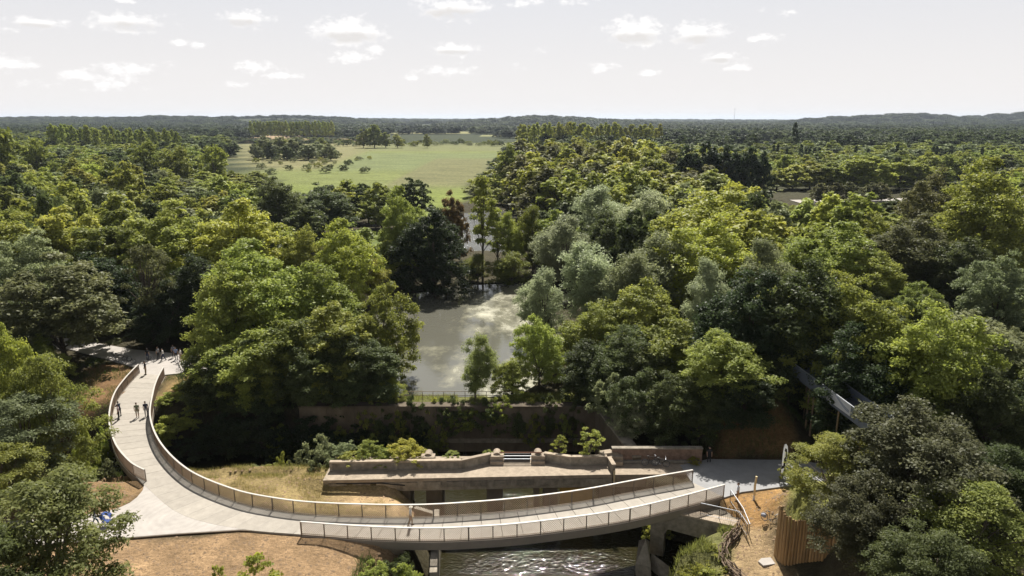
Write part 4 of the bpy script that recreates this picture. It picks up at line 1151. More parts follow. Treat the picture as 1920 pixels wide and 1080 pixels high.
for x, y, h in ((-31, 74, 9), (-28, 73.6, 8), (-25, 74.2, 10), (-22, 73.4, 8.5), (-19.2, 74.4, 9), (-34, 73.4, 8), (12.6, 72, 9), (14.5, 69.5, 8.5), (13.6, 66, 7), (16, 64.5, 8), (19, 64, 7), (12.4, 75, 9.5)):
    plant('round', x, y, h, h / 2.2, 'dark', 'dark crowded tree rooted on the rim of the basin', 'dark trees on the basin rim')
for x, y, h in ((31, 72, 17), (34.5, 68.5, 15), (36, 64, 14), (27, 73, 15), (33.5, 62, 12), (38.5, 60, 14)):
    plant('round', x, y, h, h / 2.6, rn.choice(['dark', 'deep', 'mid']), 'tall shading tree standing close behind the steel ramp', 'tall trees behind the steel ramp')
ROADZ = [(108, 256), (176, 262), (178, 289), (108, 281)]
cand = []
rs = random.Random(21)
yy = 112.0
while yy < 345:
    stp = 9.5 + yy * .017
    xx = -.82 * yy - 25
    while xx < .82 * yy + 25:
        cand.append((xx + rs.uniform(-.36, .36) * stp, yy + rs.uniform(-.36, .36) * stp, stp)); xx += stp
    yy += stp * .92
far_trees = []
A = np.array([(c[0], c[1]) for c in cand])
blk = np.minimum.reduce([sdf(FIELD, A[:, 0], A[:, 1]) - 3, sdf(POND, A[:, 0], A[:, 1]) - 4, sdf(POND2, A[:, 0], A[:, 1]) - 3, sdf(LAWN, A[:, 0], A[:, 1]) - 4, sdf(ROADZ, A[:, 0], A[:, 1]) - 2])
zz_all = height(A[:, 0], A[:, 1])
n_ind = 0
for (x, y, stp), b_, z_ in sorted(zip(cand, blk, zz_all), key=lambda q: q[0][1]):
    if b_ < 0: continue
    q = x / y
    if any((x - tx) ** 2 + (y - ty) ** 2 < (tr * .75 + 1.5) ** 2 for tx, ty, tr in TREES): continue
    if y < 135 and -.33 < q < .1: continue
    if 30 < y < 170 and -30 < x < 8 and y < 136: continue
    if -.085 < q < -.012 and 136 < y < 255: continue
    if q > .0 and q < .31 and 175 < y < 400:                 # avenue
        g = 'a'; kind = 'm_clump'; col = rs.choice(['olive', 'olive', 'bright', 'mid', 'brown']); h = rs.uniform(17.5, 20) + (y - 180) * .03 - (4 if q > .2 else 0); R = stp * rs.uniform(.62, .78)
    elif -.42 < q <= .05 and y > 170 and y < 240:
        g = 'f' if y > 200 else 'p'; kind = 'm_round'; col = rs.choice(['dark', 'mid', 'dark', 'fresh']); h = rs.uniform(11.5, 15) - max(0, y - 215) * .06; R = stp * .5
    elif -.42 < q <= .05:
        g = 'p'; kind = rs.choice(['m_round', 'm_willow']); col = rs.choice(['fresh', 'mid', 'bright', 'dark']); h = rs.uniform(9, 12.5); R = stp * .5
        if y > 240: h = rs.uniform(5, 8)
    elif q <= -.42:
        g = 'l'; kind = rs.choice(['m_round', 'm_round', 'm_willow', 'm_clump']); col = rs.choice(['mid', 'fresh', 'dark', 'grey', 'mid', 'olive', 'dark', 'lime' if rs.random() < .3 else 'mid']); h = rs.uniform(10, 18); R = stp * rs.uniform(.42, .6)
        if rs.random() < .08: h *= 1.25
        if q > -.5: h *= max(.35, .86 - max(0, y - 180) * .0022)
    else:
        g = 'r'; kind = rs.choice(['m_round', 'm_round', 'm_clump', 'm_willow']); col = rs.choice(['mid', 'fresh', 'dark', 'dark', 'grey', 'bright', 'olive']); h = rs.uniform(9, 17); R = stp * rs.uniform(.42, .6)
        if .2 < q < .40 and 150 < y < 262: h = min(h, 30.5 - y * .089)
        if .36 < q < .66 and y < 262: h = min(h, 31.5 - y * .121)           # the road stays in sight
        if h < 3 or (.34 < q < .68 and 284 < y < 335): continue
        if y < 150: h *= 1.1
    if True:
        n_ind += 1
        lab, grp = GRP[g]; ad = ADJ[col] + ' ' + KN[kind]
        plant(kind, x, y, h, R, col, ad + ' ' + lab, ad + ' ' + grp, z=z_)
    else:
        far_trees.append((x, y, z_, h * rs.uniform(.8, 1.25), stp * .52, {'fresh': 'mid', 'bright': 'fresh', 'lime': 'mid'}.get(col, col)))

# clipped street trees and tall limes by the road
for k, px in enumerate((1540, 1572, 1604, 1640, 1668)):
    d = ray(px, 338); x = d.x * 268 / d.y
    plant('m_round', x, 268 + k * 1.0, 8.2, 4.1, 'brown', 'round clipped street tree in the row beside the pale road', 'clipped street trees along the road')
for px, yt, w in ((1565, 302, 80), (1600, 289, 100), (1640, 290, 100), (1690, 296, 90), (1730, 302, 90), (1490, 305, 90), (1525, 300, 80), (1460, 312, 70), (1770, 310, 80)):
    T('m_round', px, yt, w, 315 + px % 7, 'lime' if px > 1540 else 'olive', 'tall lit lime tree behind the clipped street trees', 'lime trees behind the road')
for px, yt, w in ((1295, 266, 66), (1330, 262, 76), (1372, 263, 80), (1410, 268, 66), (1436, 282, 40)):
    T('m_clump', px, yt, w, 262, 'deep', 'deep green tree in the dark clump beyond the avenue', 'dark clump beyond the avenue')
for px in (1450, 1458, 1466, 1475, 1503, 1511, 1519, 1528, 1536, 1683, 1691, 1750, 1758, 1784, 1842, 1605, 1628):
    T('cypress', px, 272 + (px % 9), 10, 430 + px % 13, 'deep', 'dark columnar cypress in the cemetery rows', 'cypress rows')
T('cypress', 1493, 232, 15, 520, 'deep', 'tallest dark cypress above the rows')
# poplar plantations
rp = random.Random(9)
for k in range(34):
    T('poplar', 975 + k * 8.0 + rp.uniform(-2, 2), 233 + rp.uniform(-3, 7) + (2 if k > 22 else 0), rp.uniform(12, 20), 640 + rp.uniform(-30, 30) + (k % 3) * 26, 'bright' if k < 24 else 'olive', 'yellow green poplar in the plantation beyond the avenue', 'poplars beyond the avenue')
for k in range(34):
    T('poplar', 92 + k * 7.2 + rp.uniform(-2, 2), 236 + k * .28 + rp.uniform(-3, 7), rp.uniform(12, 20), 560 + rp.uniform(-20, 20) + (k % 3) * 24, 'fresh', 'green poplar in the long row beyond the wide wood', 'poplars beyond the wide wood')
for k in range(26):
    T('poplar', 470 + k * 6.1 + rp.uniform(-1, 1), 228 + rp.uniform(-1, 1.5), 10, 1080 + rp.uniform(-20, 20), 'fresh', 'distant green poplar in the row across the hay field', 'poplars across the hay field')
for (px, yt, w, Y) in ((0, 232, 110, 300), (60, 252, 70, 330), (395, 262, 70, 330), (330, 268, 80, 320), (265, 258, 80, 330)):
    T('m_willow', px, yt, w, Y, 'mid', 'tall loose tree standing over the wide wood', 'tall trees over the wide wood')
# hedges and bushes on the hay field
for k in range(16):
    T('m_round', 478 + k * 9.5 + rp.uniform(-4, 4), rp.uniform(252, 270), rp.uniform(26, 44), rp.uniform(540, 620), rp.choice(['dark', 'dark', 'mid', 'grey']), 'dark rounded tree in the belt crossing the rough meadow', 'tree belt of the rough meadow')
for k in range(34):
    T('m_bush', 630 + k * 9.8 + rp.uniform(-4, 4), rp.uniform(258, 266), rp.uniform(12, 24), rp.uniform(820, 900), rp.choice(['dark', 'mid', 'grey']), 'small round tree in the hedge across the far meadow', 'hedge across the far meadow')
for k in range(40):
    px = rp.uniform(470, 700); y_ = rp.uniform(400, 600); d = ray(px, 260); x = d.x * y_ / d.y
    hb = rp.uniform(2, 5); plant('m_bush', x, y_, hb, hb * rp.uniform(.7, .95), rp.choice(['dark', 'mid', 'grey', 'olive']), 'rounded bush scattered on the rough part of the hay field', 'bushes on the hay field')
for px, yt, w in ((700, 231, 40), (722, 246, 26), (745, 250, 24), (800, 250, 16), (680, 240, 26)):
    T('m_round', px, yt, w, 780, 'mid', 'tall round tree standing in the far meadow', 'trees of the far meadow')

# --- beyond: woods that read as one mass
WOOD_SRC = []
for v_ in PROTO['m_round']:
    WOOD_SRC.append(next(o for o in bpy.data.objects if o.data == v_[0]))
H0_, R0_ = PROTO['m_round'][0][2:4]


def wood_nodes():
    ng = bpy.data.node_groups.new('planted wood', 'GeometryNodeTree')
    ng.interface.new_socket('Geometry', in_out='INPUT', socket_type='NodeSocketGeometry'); ng.interface.new_socket('Geometry', in_out='OUTPUT', socket_type='NodeSocketGeometry')
    N, L = ng.nodes, ng.links
    gi = N.new('NodeGroupInput'); go = N.new('NodeGroupOutput'); ip = N.new('GeometryNodeInstanceOnPoints'); g2 = N.new('GeometryNodeGeometryToInstance')
    for o in WOOD_SRC:
        oi = N.new('GeometryNodeObjectInfo'); oi.transform_space = 'ORIGINAL'; oi.inputs['Object'].default_value = o; L.new(oi.outputs['Geometry'], g2.inputs[0])
    def na(nm, t):
        n = N.new('GeometryNodeInputNamedAttribute'); n.data_type = t; n.inputs['Name'].default_value = nm; return n.outputs['Attribute']
    cx = N.new('ShaderNodeCombineXYZ'); L.new(na('yaw', 'FLOAT'), cx.inputs[2])
    L.new(gi.outputs[0], ip.inputs['Points']); L.new(g2.outputs[0], ip.inputs['Instance']); ip.inputs['Pick Instance'].default_value = True
    L.new(na('pick', 'INT'), ip.inputs['Instance Index']); L.new(cx.outputs[0], ip.inputs['Rotation']); L.new(na('size', 'FLOAT_VECTOR'), ip.inputs['Scale'])
    L.new(ip.outputs[0], go.inputs[0]); return ng


WOOD_NG = wood_nodes()


def wood(pts, col, label, seed=0):
    r = np.random.default_rng(seed); P = np.array(pts); me = bpy.data.meshes.new('woodland'); me.from_pydata([tuple(q) for q in P[:, :3]], [], [])
    n = len(P)
    me.attributes.new('yaw', 'FLOAT', 'POINT').data.foreach_set('value', (r.random(n) * 6.283).astype(np.float32))
    me.attributes.new('pick', 'INT', 'POINT').data.foreach_set('value', r.integers(0, len(WOOD_SRC), n).astype(np.int32))
    me.attributes.new('size', 'FLOAT_VECTOR', 'POINT').data.foreach_set('vector', np.stack([P[:, 4] / R0_, P[:, 4] / R0_, P[:, 3] / H0_], 1).astype(np.float32).ravel())
    o = put('woodland', me); o.color = (*PAL[col], 1); md = o.modifiers.new('wood', 'NODES'); md.node_group = WOOD_NG
    return tag(o, label, 'wood', kind='stuff')


buck = {}
rf = random.Random(4)
cells = []
y = 348.0
while y < 6200:
    s = 14 + (y - 345) * .014 if y < 1000 else 24 + (y - 1000) * .016
    x = -.84 * y
    while x < .84 * y:
        cells.append((x + rf.uniform(-.42, .42) * s, y + rf.uniform(-.42, .42) * s, s)); x += s
    y += s * (.9 if y < 1000 else 1.6 if y < 2600 else 1.5)
FA = np.array([(c_[0], c_[1]) for c_ in cells]); FD = sdf(FIELD, FA[:, 0], FA[:, 1]); FZ = height(FA[:, 0], FA[:, 1]); FC = vnoise(FA[:, 0], FA[:, 1] * .55, 190, 12); FR = sdf(ROADZ, FA[:, 0], FA[:, 1])
OPEN = ((-420, -215, 960, 1150), (-560, -380, 1180, 1330), (-60, 140, 1250, 1420), (-300, -90, 1500, 1750), (1500, 1950, 2350, 2600), (2120, 2330, 2900, 3300), (130, 430, 745, 905), (-900, -700, 2000, 2150), (-60, 60, 1900, 2200), (60, 380, 600, 720))
for (x, y, s), d, z, cv, rd in zip(cells, FD, FZ, FC, FR):
    q = x / y
    if d < 5 or rd < 0 or any(a_ < x < b2 and c_ < y < d2 for a_, b2, c_, d2 in OPEN): continue
    lim = .06
    if -.40 < q < .05: lim = .45 if y < 1500 else .3
    if -.46 < q < -.30 and y < 1000: lim = .62
    if y > 1200 and cv < .2: lim = .2
    if cv < lim: continue
    h = rf.uniform(12, 17); R = s * rf.uniform(.5, .68)
    if q > .02 and y < 460: col = rf.choice(['fresh', 'grey', 'mid', 'olive', 'mid']); h = rf.uniform(10, 15)
    elif q > .02 and y < 560: col = rf.choice(['mid', 'dark', 'grey', 'mid'])
    elif q > .02 and y < 1000: col = rf.choice(['deep', 'dark', 'dark']); h = rf.uniform(15, 21)
    elif q < -.42 and y < 560: col = rf.choice(['mid', 'grey', 'fresh', 'dark', 'olive']); h = rf.uniform(11, 16)
    elif y < 1000: col = rf.choice(['mid', 'dark', 'dark'])
    else: col = rf.choice(['deep', 'dark', 'deep']); h = rf.uniform(14, 19)
    if -.40 < q < .05 and y < 1000: h = rf.uniform(5, 10)
    buck.setdefault((col, y > 1000), []).append((x, y, z - .3, h, R))
WL = {False: 'trees of the closed wood past the pale road and the hay field', True: 'woods spread over the far plain and hills'}
for k, (key, pts) in enumerate(sorted(buck.items())):
    wood(pts, key[0], ADJ[key[0]] + ' ' + WL[key[1]], k)

# grass tufts on banks
def tufts(name, poly, count, hgt, col, label, seed):
    rng = np.random.default_rng(seed); P = np.array(poly); lo, hi = P.min(0), P.max(0)
    count = int(count * 2.2); p = lo + rng.random((count * 3, 2)) * (hi - lo); p = p[sdf(poly, p[:, 0], p[:, 1]) < 0][:count]
    p = p[vnoise(p[:, 0], p[:, 1], 1.6, seed) > .42]
    p = p[np.minimum.reduce([sdf(Q_, p[:, 0], p[:, 1]) for Q_ in (DECK, PLAZA, FARPATH, RPATH, OLDRD)]) > .45]
    z = height(p[:, 0], p[:, 1]); ok = z > WATER_Z; p = p[ok]; z = z[ok]; k = len(p)
    base = np.stack([p[:, 0], p[:, 1], z - .03], 1)
    a = rng.random(k) * 6.283; h = hgt * rng.uniform(.4, 1.3, k); w = h * .10
    sd = np.stack([np.cos(a), np.sin(a), np.zeros(k)], 1) * w[:, None]; le = np.stack([rng.normal(size=k) * .35, rng.normal(size=k) * .35, np.ones(k)], 1) * h[:, None]
    V = np.stack([base - sd * .4, base + sd * .4, base + le + sd * .08, base + le - sd * .08], 1).reshape(-1, 3)
    o = put(name, np_mesh(name, V, np.arange(len(V)).reshape(-1, 4), M['leaf'], rng.random(k))); o.color = (*col, 1)
    return tag(o, label, 'grass', kind='stuff')


tufts('dry_grass', BANK_C, 9000, .28, (.26, .22, .09), 'dry yellow grass on the bank between ramp and moat', 1)
tufts('bank_grass', [(-33, 60.8), (-10, 60.8), (-10, 58.2), (-20, 56.5), (-26, 56.5), (-32, 58)], 5000, .35, (.19, .18, .07), 'green weeds along the moat edge', 2)
tufts('bank_grass', GRASS_R, 7000, .5, (.17, .18, .06), 'rough grass on the river bank below the woven fence', 3)
tufts('hill_grass', GRASS_E, 6000, .25, (.24, .24, .07), 'sunlit grass on the mound behind the palisade', 4)
tufts('bank_grass', [(-22, 73), (8, 73), (8, 76.4), (-18, 76.4)], 6000, .4, (.2, .21, .07), 'grass strip between pond and wall', 5)
tufts('weeds', [(-50, 57), (-36, 57), (-36, 60.5), (-50, 60)], 4000, .6, (.14, .18, .06), 'tall weeds along the stream below the ramp', 6)
tufts('sparse_grass', SAND_D, 1600, .2, (.2, .2, .07), 'sparse grass scattered over the sandy track', 7)
tufts('sparse_grass', SAND_B, 1500, .2, (.24, .2, .09), 'sparse dry grass on the soil beside the plaza', 8)
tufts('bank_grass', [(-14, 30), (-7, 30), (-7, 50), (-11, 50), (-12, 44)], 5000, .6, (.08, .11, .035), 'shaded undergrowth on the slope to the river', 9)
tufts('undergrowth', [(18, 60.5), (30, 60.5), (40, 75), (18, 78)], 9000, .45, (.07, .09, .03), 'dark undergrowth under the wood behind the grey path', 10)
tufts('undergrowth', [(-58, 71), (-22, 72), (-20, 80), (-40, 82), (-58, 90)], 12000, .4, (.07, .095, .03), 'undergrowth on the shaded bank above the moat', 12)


def clods(name, poly, count, col, label, seed):
    rng = np.random.default_rng(seed); P = np.array(poly); lo, hi = P.min(0), P.max(0)
    p = lo + rng.random((count * 3, 2)) * (hi - lo); p = p[(sdf(poly, p[:, 0], p[:, 1]) < -.2)][:count]
    p = p[np.minimum.reduce([sdf(Q_, p[:, 0], p[:, 1]) for Q_ in (DECK, PLAZA, FARPATH, RPATH, OLDRD)]) > .3]
    z = height(p[:, 0], p[:, 1]); k = len(p); s = .05 + .16 * rng.random(k) ** 3
    a = rng.random((k, 1)) * 6.283 + np.arange(4) * 1.5708 + rng.normal(size=(k, 4)) * .3
    ring = np.stack([p[:, :1] + np.cos(a) * s[:, None], p[:, 1:] + np.sin(a) * s[:, None], np.repeat((z - .03)[:, None], 4, 1)], -1)
    tip = np.stack([p[:, 0] + rng.normal(size=k) * .02, p[:, 1] + rng.normal(size=k) * .02, z + s * .55], -1)[:, None]
    V = np.concatenate([ring, tip], 1).reshape(-1, 3); b = np.arange(k)[:, None, None] * 5
    F = (b + np.array([[0, 1, 4], [1, 2, 4], [2, 3, 4], [3, 0, 4]])).reshape(-1, 3)
    o = put(name, np_mesh(name, V, F, M['soil'], k=3)); return tag(o, label, 'soil', kind='stuff')


clods('soil_clods', [(-46, 36), (-9.6, 36), (-9.6, 50), (-46, 46)], 5200, None, 'crumbly soil clods scattered on the bare ground below the plaza', 1)
clods('soil_clods', SAND_B, 700, None, 'crumbly soil clods between plaza and stream', 2)
clods('soil_clods', SAND_D, 1500, None, 'crumbs and small stones on the sandy track', 3)
clods('soil_clods', BANK_C, 900, None, 'crumbs of earth on the dry bank inside the curve', 4)

# ------------------------------------------------------------------ people
def human(pose):
    """joints -> tapered limbs fused into one surface by a voxel remesh; faces keep the garment they belong to"""
    mb = MB(); bones = []
    def limb(pts, rs, reg, n=10):
        pts = [Vector(p) for p in pts]
        mb.tube(pts, rs, n)
        for p, r in zip(pts, rs): mb.ball(p, r, 8, 6)
        for i in range(len(pts) - 1): bones.append((pts[i], pts[i + 1], (rs[i] + rs[i + 1]) / 2, reg))
    lean = pose.get('lean', 0.0)
    def tl(x, y, z):                                   # torso leans forward (+y) about the hips
        q = z - .95; return Vector((x, y + math.sin(lean) * q, .95 + math.cos(lean) * q))
    # torso
    for z0, z1, a0, b0, a1, b1 in ((.88, 1.0, .165, .115, .165, .12), (1.0, 1.15, .16, .115, .15, .11), (1.15, 1.32, .15, .11, .185, .115), (1.32, 1.43, .185, .115, .16, .09)):
        for k in range(3):
            f = k / 3; c = tl(0, 0, z0 + (z1 - z0) * f)
            mb.ball(c, (a0 + (a1 - a0) * f, b0 + (b1 - b0) * f, .085), 12, 8)
        bones.append((tl(0, 0, z0), tl(0, 0, z1), .15, 0 if z0 > .95 else 1))
    sh = {s: tl(s * .185, 0, 1.40) for s in (-1, 1)}
    limb([tl(0, 0, 1.40), tl(0, .01, 1.52)], [.065, .055], 2)
    hd = tl(0, .025, 1.645)
    mb.ball(hd, (.078, .098, .118), 14, 10); mb.ball(hd + Vector((0, .02, -.06)), (.06, .075, .07), 10, 8)
    mb.ball(hd + Vector((0, .102, -.015)), (.014, .022, .022), 6, 5)
    for s in (-1, 1):
        mb.ball(hd + Vector((s * .08, 0, -.01)), (.014, .022, .032), 6, 5); mb.ball(hd + Vector((s * .032, .083, .012)), .015, 6, 5)
    mb.ball(hd + Vector((0, .088, -.062)), (.026, .014, .01), 6, 5)
    bones.append((hd, hd + Vector((0, .01, 0)), .1, 2))
    bones.append((hd + Vector((0, -.055, .05)), hd + Vector((0, .03, .085)), .085, 3)); bones.append((hd + Vector((0, -.085, -.05)), hd + Vector((0, -.085, .04)), .06, 3))
    mb.ball(hd + Vector((0, -.025, .03)), (.09, .1, .105), 12, 8)
    if pose.get('hat'):
        mb.tube([hd + Vector((0, 0, .05)), hd + Vector((0, 0, .065))], .16, 14); mb.ball(hd + Vector((0, 0, .07)), (.098, .11, .085), 12, 8)
        bones.append((hd + Vector((-.08, 0, .07)), hd + Vector((.08, 0, .07)), .16, 3))
    for s in (-1, 1):
        el, ha = pose['arm'][0 if s < 0 else 1]
        e = sh[s] + Vector((s * el[0], el[1], el[2])); h = e + Vector((s * ha[0], ha[1], ha[2]))
        m_ = sh[s].lerp(e, .55)
        limb([sh[s], m_], [.066, .055], 0); limb([m_, e], [.052, .043], 0 if pose.get('long') else 2); limb([e, e.lerp(h, .4), h], [.043, .041, .028], 0 if pose.get('long') else 2)
        d = (h - e).normalized(); sd = Vector((0, 1, 0)) if abs(d.y) < .7 else Vector((0, 0, 1)); sd = (sd - d * sd.dot(d)).normalized(); pn = d.cross(sd)
        limb([h, h + d * .085], [.030, .036], 2)
        for k, (o, ln) in enumerate(((-.03, .075), (-.01, .088), (.011, .082), (.031, .062))):
            b0 = h + d * .08 + sd * o; cu = pn * (-.012 * s)
            limb([b0, b0 + d * ln * .55 + cu, b0 + d * ln * .95 + cu * 2.6], [.0095, .009, .008], 2, 6)
        b0 = h + d * .03 + sd * .03; limb([b0, b0 + d * .03 + sd * .022, b0 + d * .062 + sd * .028], [.012, .011, .009], 2, 6)
        kn, ft = pose['leg'][0 if s < 0 else 1]
        hp = Vector((s * .092, 0, .92)); k_ = hp + Vector((s * kn[0], kn[1], kn[2])); f_ = k_ + Vector((s * ft[0], ft[1], ft[2]))
        sk = pose.get('shorts')
        m2 = hp.lerp(k_, .8)
        limb([hp, m2], [.098, .07], 1); limb([m2, k_], [.066, .06], 1 if not sk else 2)
        limb([k_, k_.lerp(f_, .35), f_], [.058, .058, .04], 1 if not sk else 2)
        limb([f_ + Vector((0, -.05, -.045)), f_ + Vector((0, .06, -.05)), f_ + Vector((s * .015, .16, -.06))], [.042, .042, .033], 4)
    me = mb.mesh('body_raw', M['black'])
    o = bpy.data.objects.new('tmp', me); COL.objects.link(o)
    rm = o.modifiers.new('r', 'REMESH'); rm.mode = 'VOXEL'; rm.voxel_size = .0085
    sm = o.modifiers.new('s', 'SMOOTH'); sm.factor = .5; sm.iterations = 3
    dc = o.modifiers.new('d', 'DECIMATE'); dc.ratio = .16
    dg = bpy.context.evaluated_depsgraph_get(); m2 = bpy.data.meshes.new_from_object(o.evaluated_get(dg))
    bpy.data.objects.remove(o); m2.name = 'person_body'; m2.materials.clear()
    for _ in range(5): m2.materials.append(M['black'])
    ctr = np.empty(len(m2.polygons) * 3, np.float32); m2.polygons.foreach_get('center', ctr); ctr = ctr.reshape(-1, 3)
    best = np.full(len(ctr), 9.0); reg = np.zeros(len(ctr), np.int32)
    for a, b, r, g in bones:
        a_ = np.array(a); e_ = np.array(b) - a_; t = np.clip(((ctr - a_) @ e_) / (e_ @ e_ + 1e-9), 0, 1)
        d = np.linalg.norm(ctr - a_ - t[:, None] * e_, axis=1) - r
        k = d < best; best[k] = d[k]; reg[k] = g
    m2.polygons.foreach_set('material_index', reg); m2.polygons.foreach_set('use_smooth', np.ones(len(reg), bool))
    lo = min(v.co.z for v in m2.vertices)
    for v in m2.vertices: v.co.z -= lo
    m2.update(); return m2


ST = ((0.02, .01, -.44), (.0, .03, -.40)); AD = ((.05, .0, -.28), (-.01, .07, -.24))
POSE = {
    'stand': dict(arm=(AD, AD), leg=(ST, ST)),
    'shorts': dict(arm=(AD, ((.06, -.04, -.27), (-.02, .12, -.2))), leg=(((.02, .05, -.435), (0, .0, -.40)), ((.02, -.03, -.44), (0, -.06, -.395))), shorts=True),
    'walk': dict(arm=(((.04, .12, -.25), (0, .14, -.20)), ((.04, -.12, -.25), (0, -.02, -.25))), leg=(((.01, -.06, -.435), (0, -.20, -.34)), ((.01, .20, -.39), (0, .03, -.40))), lean=.08, long=True),
    'rail': dict(arm=(((.02, .16, -.22), (-.02, .20, .06)), ((.02, .16, -.22), (-.04, .20, .05))), leg=(ST, ((.03, .06, -.43), (0, -.02, -.395))), lean=.16, long=True),
    'push': dict(arm=(((.02, .16, -.23), (-.02, .23, -.02)), ((.02, .17, -.22), (-.02, .23, -.02))), leg=(((.01, -.10, -.43), (0, -.2, -.34)), ((.01, .22, -.38), (0, .06, -.40))), lean=.14),
    'hatwalk': dict(arm=(((.04, .05, -.27), (-.03, .18, -.12)), ((.05, -.06, -.27), (0, .06, -.25))), leg=(((.01, .12, -.42), (0, .0, -.40)), ((.01, -.06, -.435), (0, -.16, -.36))), lean=.05, hat=True),
}
BODY = {k: human(v) for k, v in POSE.items()}
_cm = {}
def cloth(c):
    if c not in _cm: _cm[c] = mat('cloth_%d' % len(_cm), c, .85, .12, 12)
    return _cm[c]


SK = cloth((.42, .26, .18)); 
def person(pose, x, y, face, top, legs, hair, shoe, label, group=None, z=None, size=1.0):
    o = put('person', BODY[pose], None, (x, y, (zg(x, y) if z is None else z) - .005), (0, 0, face), (size,) * 3)
    for i, c in enumerate((top, legs, None, hair, shoe)):
        o.material_slots[i].link = 'OBJECT'; o.material_slots[i].material = SK if c is None else cloth(c)
    return tag(o, label, 'person', group)


BK, NV, WH, GY, KH, RD = (.02, .02, .022), (.025, .035, .07), (.65, .63, .6), (.22, .22, .23), (.24, .2, .13), (.4, .04, .03)
BR = (.06, .035, .02)
person('hatwalk', -8.2, 49.0, rad(-80), (.62, .58, .52), (.30, .22, .14), (.6, .55, .45), BR, 'person in pale shirt, tan trousers and light hat walking on the near footbridge', z=0)
person('shorts', -41.25, 69.6, rad(200), (.16, .17, .10), KH, BR, BK, 'person in olive top and shorts walking beside a dark clad companion', z=0)
person('stand', -40.45, 69.95, rad(195), (.03, .03, .05), (.2, .2, .22), BK, BK, 'person in dark shirt and grey trousers on the ramp', z=0)
person('rail', -43.35, 69.9, rad(62), NV, BK, BK, BK, 'person in navy leaning at the ramp railing', z=0)
person('stand', -42.95, 69.0, rad(110), (.38, .3, .3), BK, BK, BK, 'person in pinkish top and black trousers by the ramp railing', z=0)
person('stand', -47.1, 82.6, rad(140), BK, KH, BR, BK, 'person in dark top standing at the wooded ramp end', z=0)
person('stand', 19.5, 52.9, rad(70), (.62, .63, .66), (.42, .28, .16), BR, BK, 'person in pale grey top and tan trousers at the footbridge end')
person('stand', 18.9, 59.6, rad(180), BK, BK, BK, BK, 'person dressed in black in the shade by the brick parapet')
person('push', -33.9, 49.3, rad(-75), NV, (.03, .07, .075), RD, BK, 'person in red cap and teal trousers pushing a blue pushchair')
grp = [(-49.6, 87.9, 'stand', BK, NV), (-48.4, 88.4, 'stand', GY, BK), (-47.5, 88.0, 'walk', WH, NV), (-45.9, 88.3, 'stand', (.2, .25, .4), BK), (-45.0, 87.7, 'shorts', WH, KH), (-43.4, 86.2, 'stand', (.55, .5, .5), GY),
       (-42.2, 86.7, 'walk', RD, BK), (-41.2, 86.2, 'stand', (.5, .5, .52), NV), (-40.4, 86.9, 'shorts', (.3, .32, .25), KH), (-39.4, 85.8, 'stand', WH, BK), (-43.9, 88.6, 'stand', NV, BK), (-46.7, 89.2, 'stand', (.12, .12, .14), BK)]
CN = ['black top and navy trousers', 'grey top and black trousers', 'white top and navy trousers', 'blue top and black trousers', 'white top and khaki shorts', 'pinkish top and grey trousers', 'red top and black trousers', 'light grey top and navy trousers', 'sage top and khaki shorts', 'white top and black trousers', 'navy top and black trousers', 'charcoal top and black trousers']
for k, (x, y, po, a, b) in enumerate(grp):
    person(po, x, y, rad(k * 67 % 360), a, b, BR if k % 2 else BK, BK, 'person in %s among walkers gathered at the ramp end' % CN[k], 'walkers gathered at the ramp end', z=-.02)

# ------------------------------------------------------------------ bicycles
def bicycle():
    r = empty('bicycle')
    fr = MB(); R_ = .34
    bb, st, hdp, fk, rx, fx = (0.02, 0, .29), (-.16, 0, .82), (.42, 0, .84), (.47, 0, .62), (-.5, 0, R_), (.56, 0, R_)
    for a, b, w in ((bb, st, .018), (st, hdp, .018), (bb, fk, .022), (hdp, fk, .022), (bb, rx, .012), (st, rx, .011), (fk, fx, .014)): fr.tube([a, b], w, 6)
    fr.build('frame', M['black'], r)
    for x in (rx, fx):
        w = MB().torus(x, R_ - .02, .022, 22, 6).build('wheel', M['black'], r)
        sp = MB().torus(x, R_ - .05, .010, 18, 4)
        for k in range(9):
            a = k * math.pi / 9; sp.bar((x[0] + .3 * math.cos(a), 0, x[2] + .3 * math.sin(a)), (x[0] - .3 * math.cos(a), 0, x[2] - .3 * math.sin(a)), .005)
        sp.build('rim', M['steel'], w)
    MB().tube([(.44, -.28, .98), (.5, -.1, 1.0), (.46, 0, .98), (.5, .1, 1.0), (.44, .28, .98)], .014, 6).tube([(.42, 0, .84), (.46, 0, .98)], .014, 6).build('handlebar', M['steel'], r)
    MB().ball((-.2, 0, .95), (.14, .07, .035), 10, 6).tube([st, (-.19, 0, .93)], .014, 6).build('saddle', M['black'], r)
    MB().tube([(.02, -.09, .29), (.02, .09, .29)], .012, 6).bar((.02, .09, .29), (.16, .1, .2), .014).bar((.02, -.09, .29), (-.12, -.1, .38), .014).torus((.02, .03, .29), .09, .01, 16, 4).build('crank', M['steel'], r)
    return r


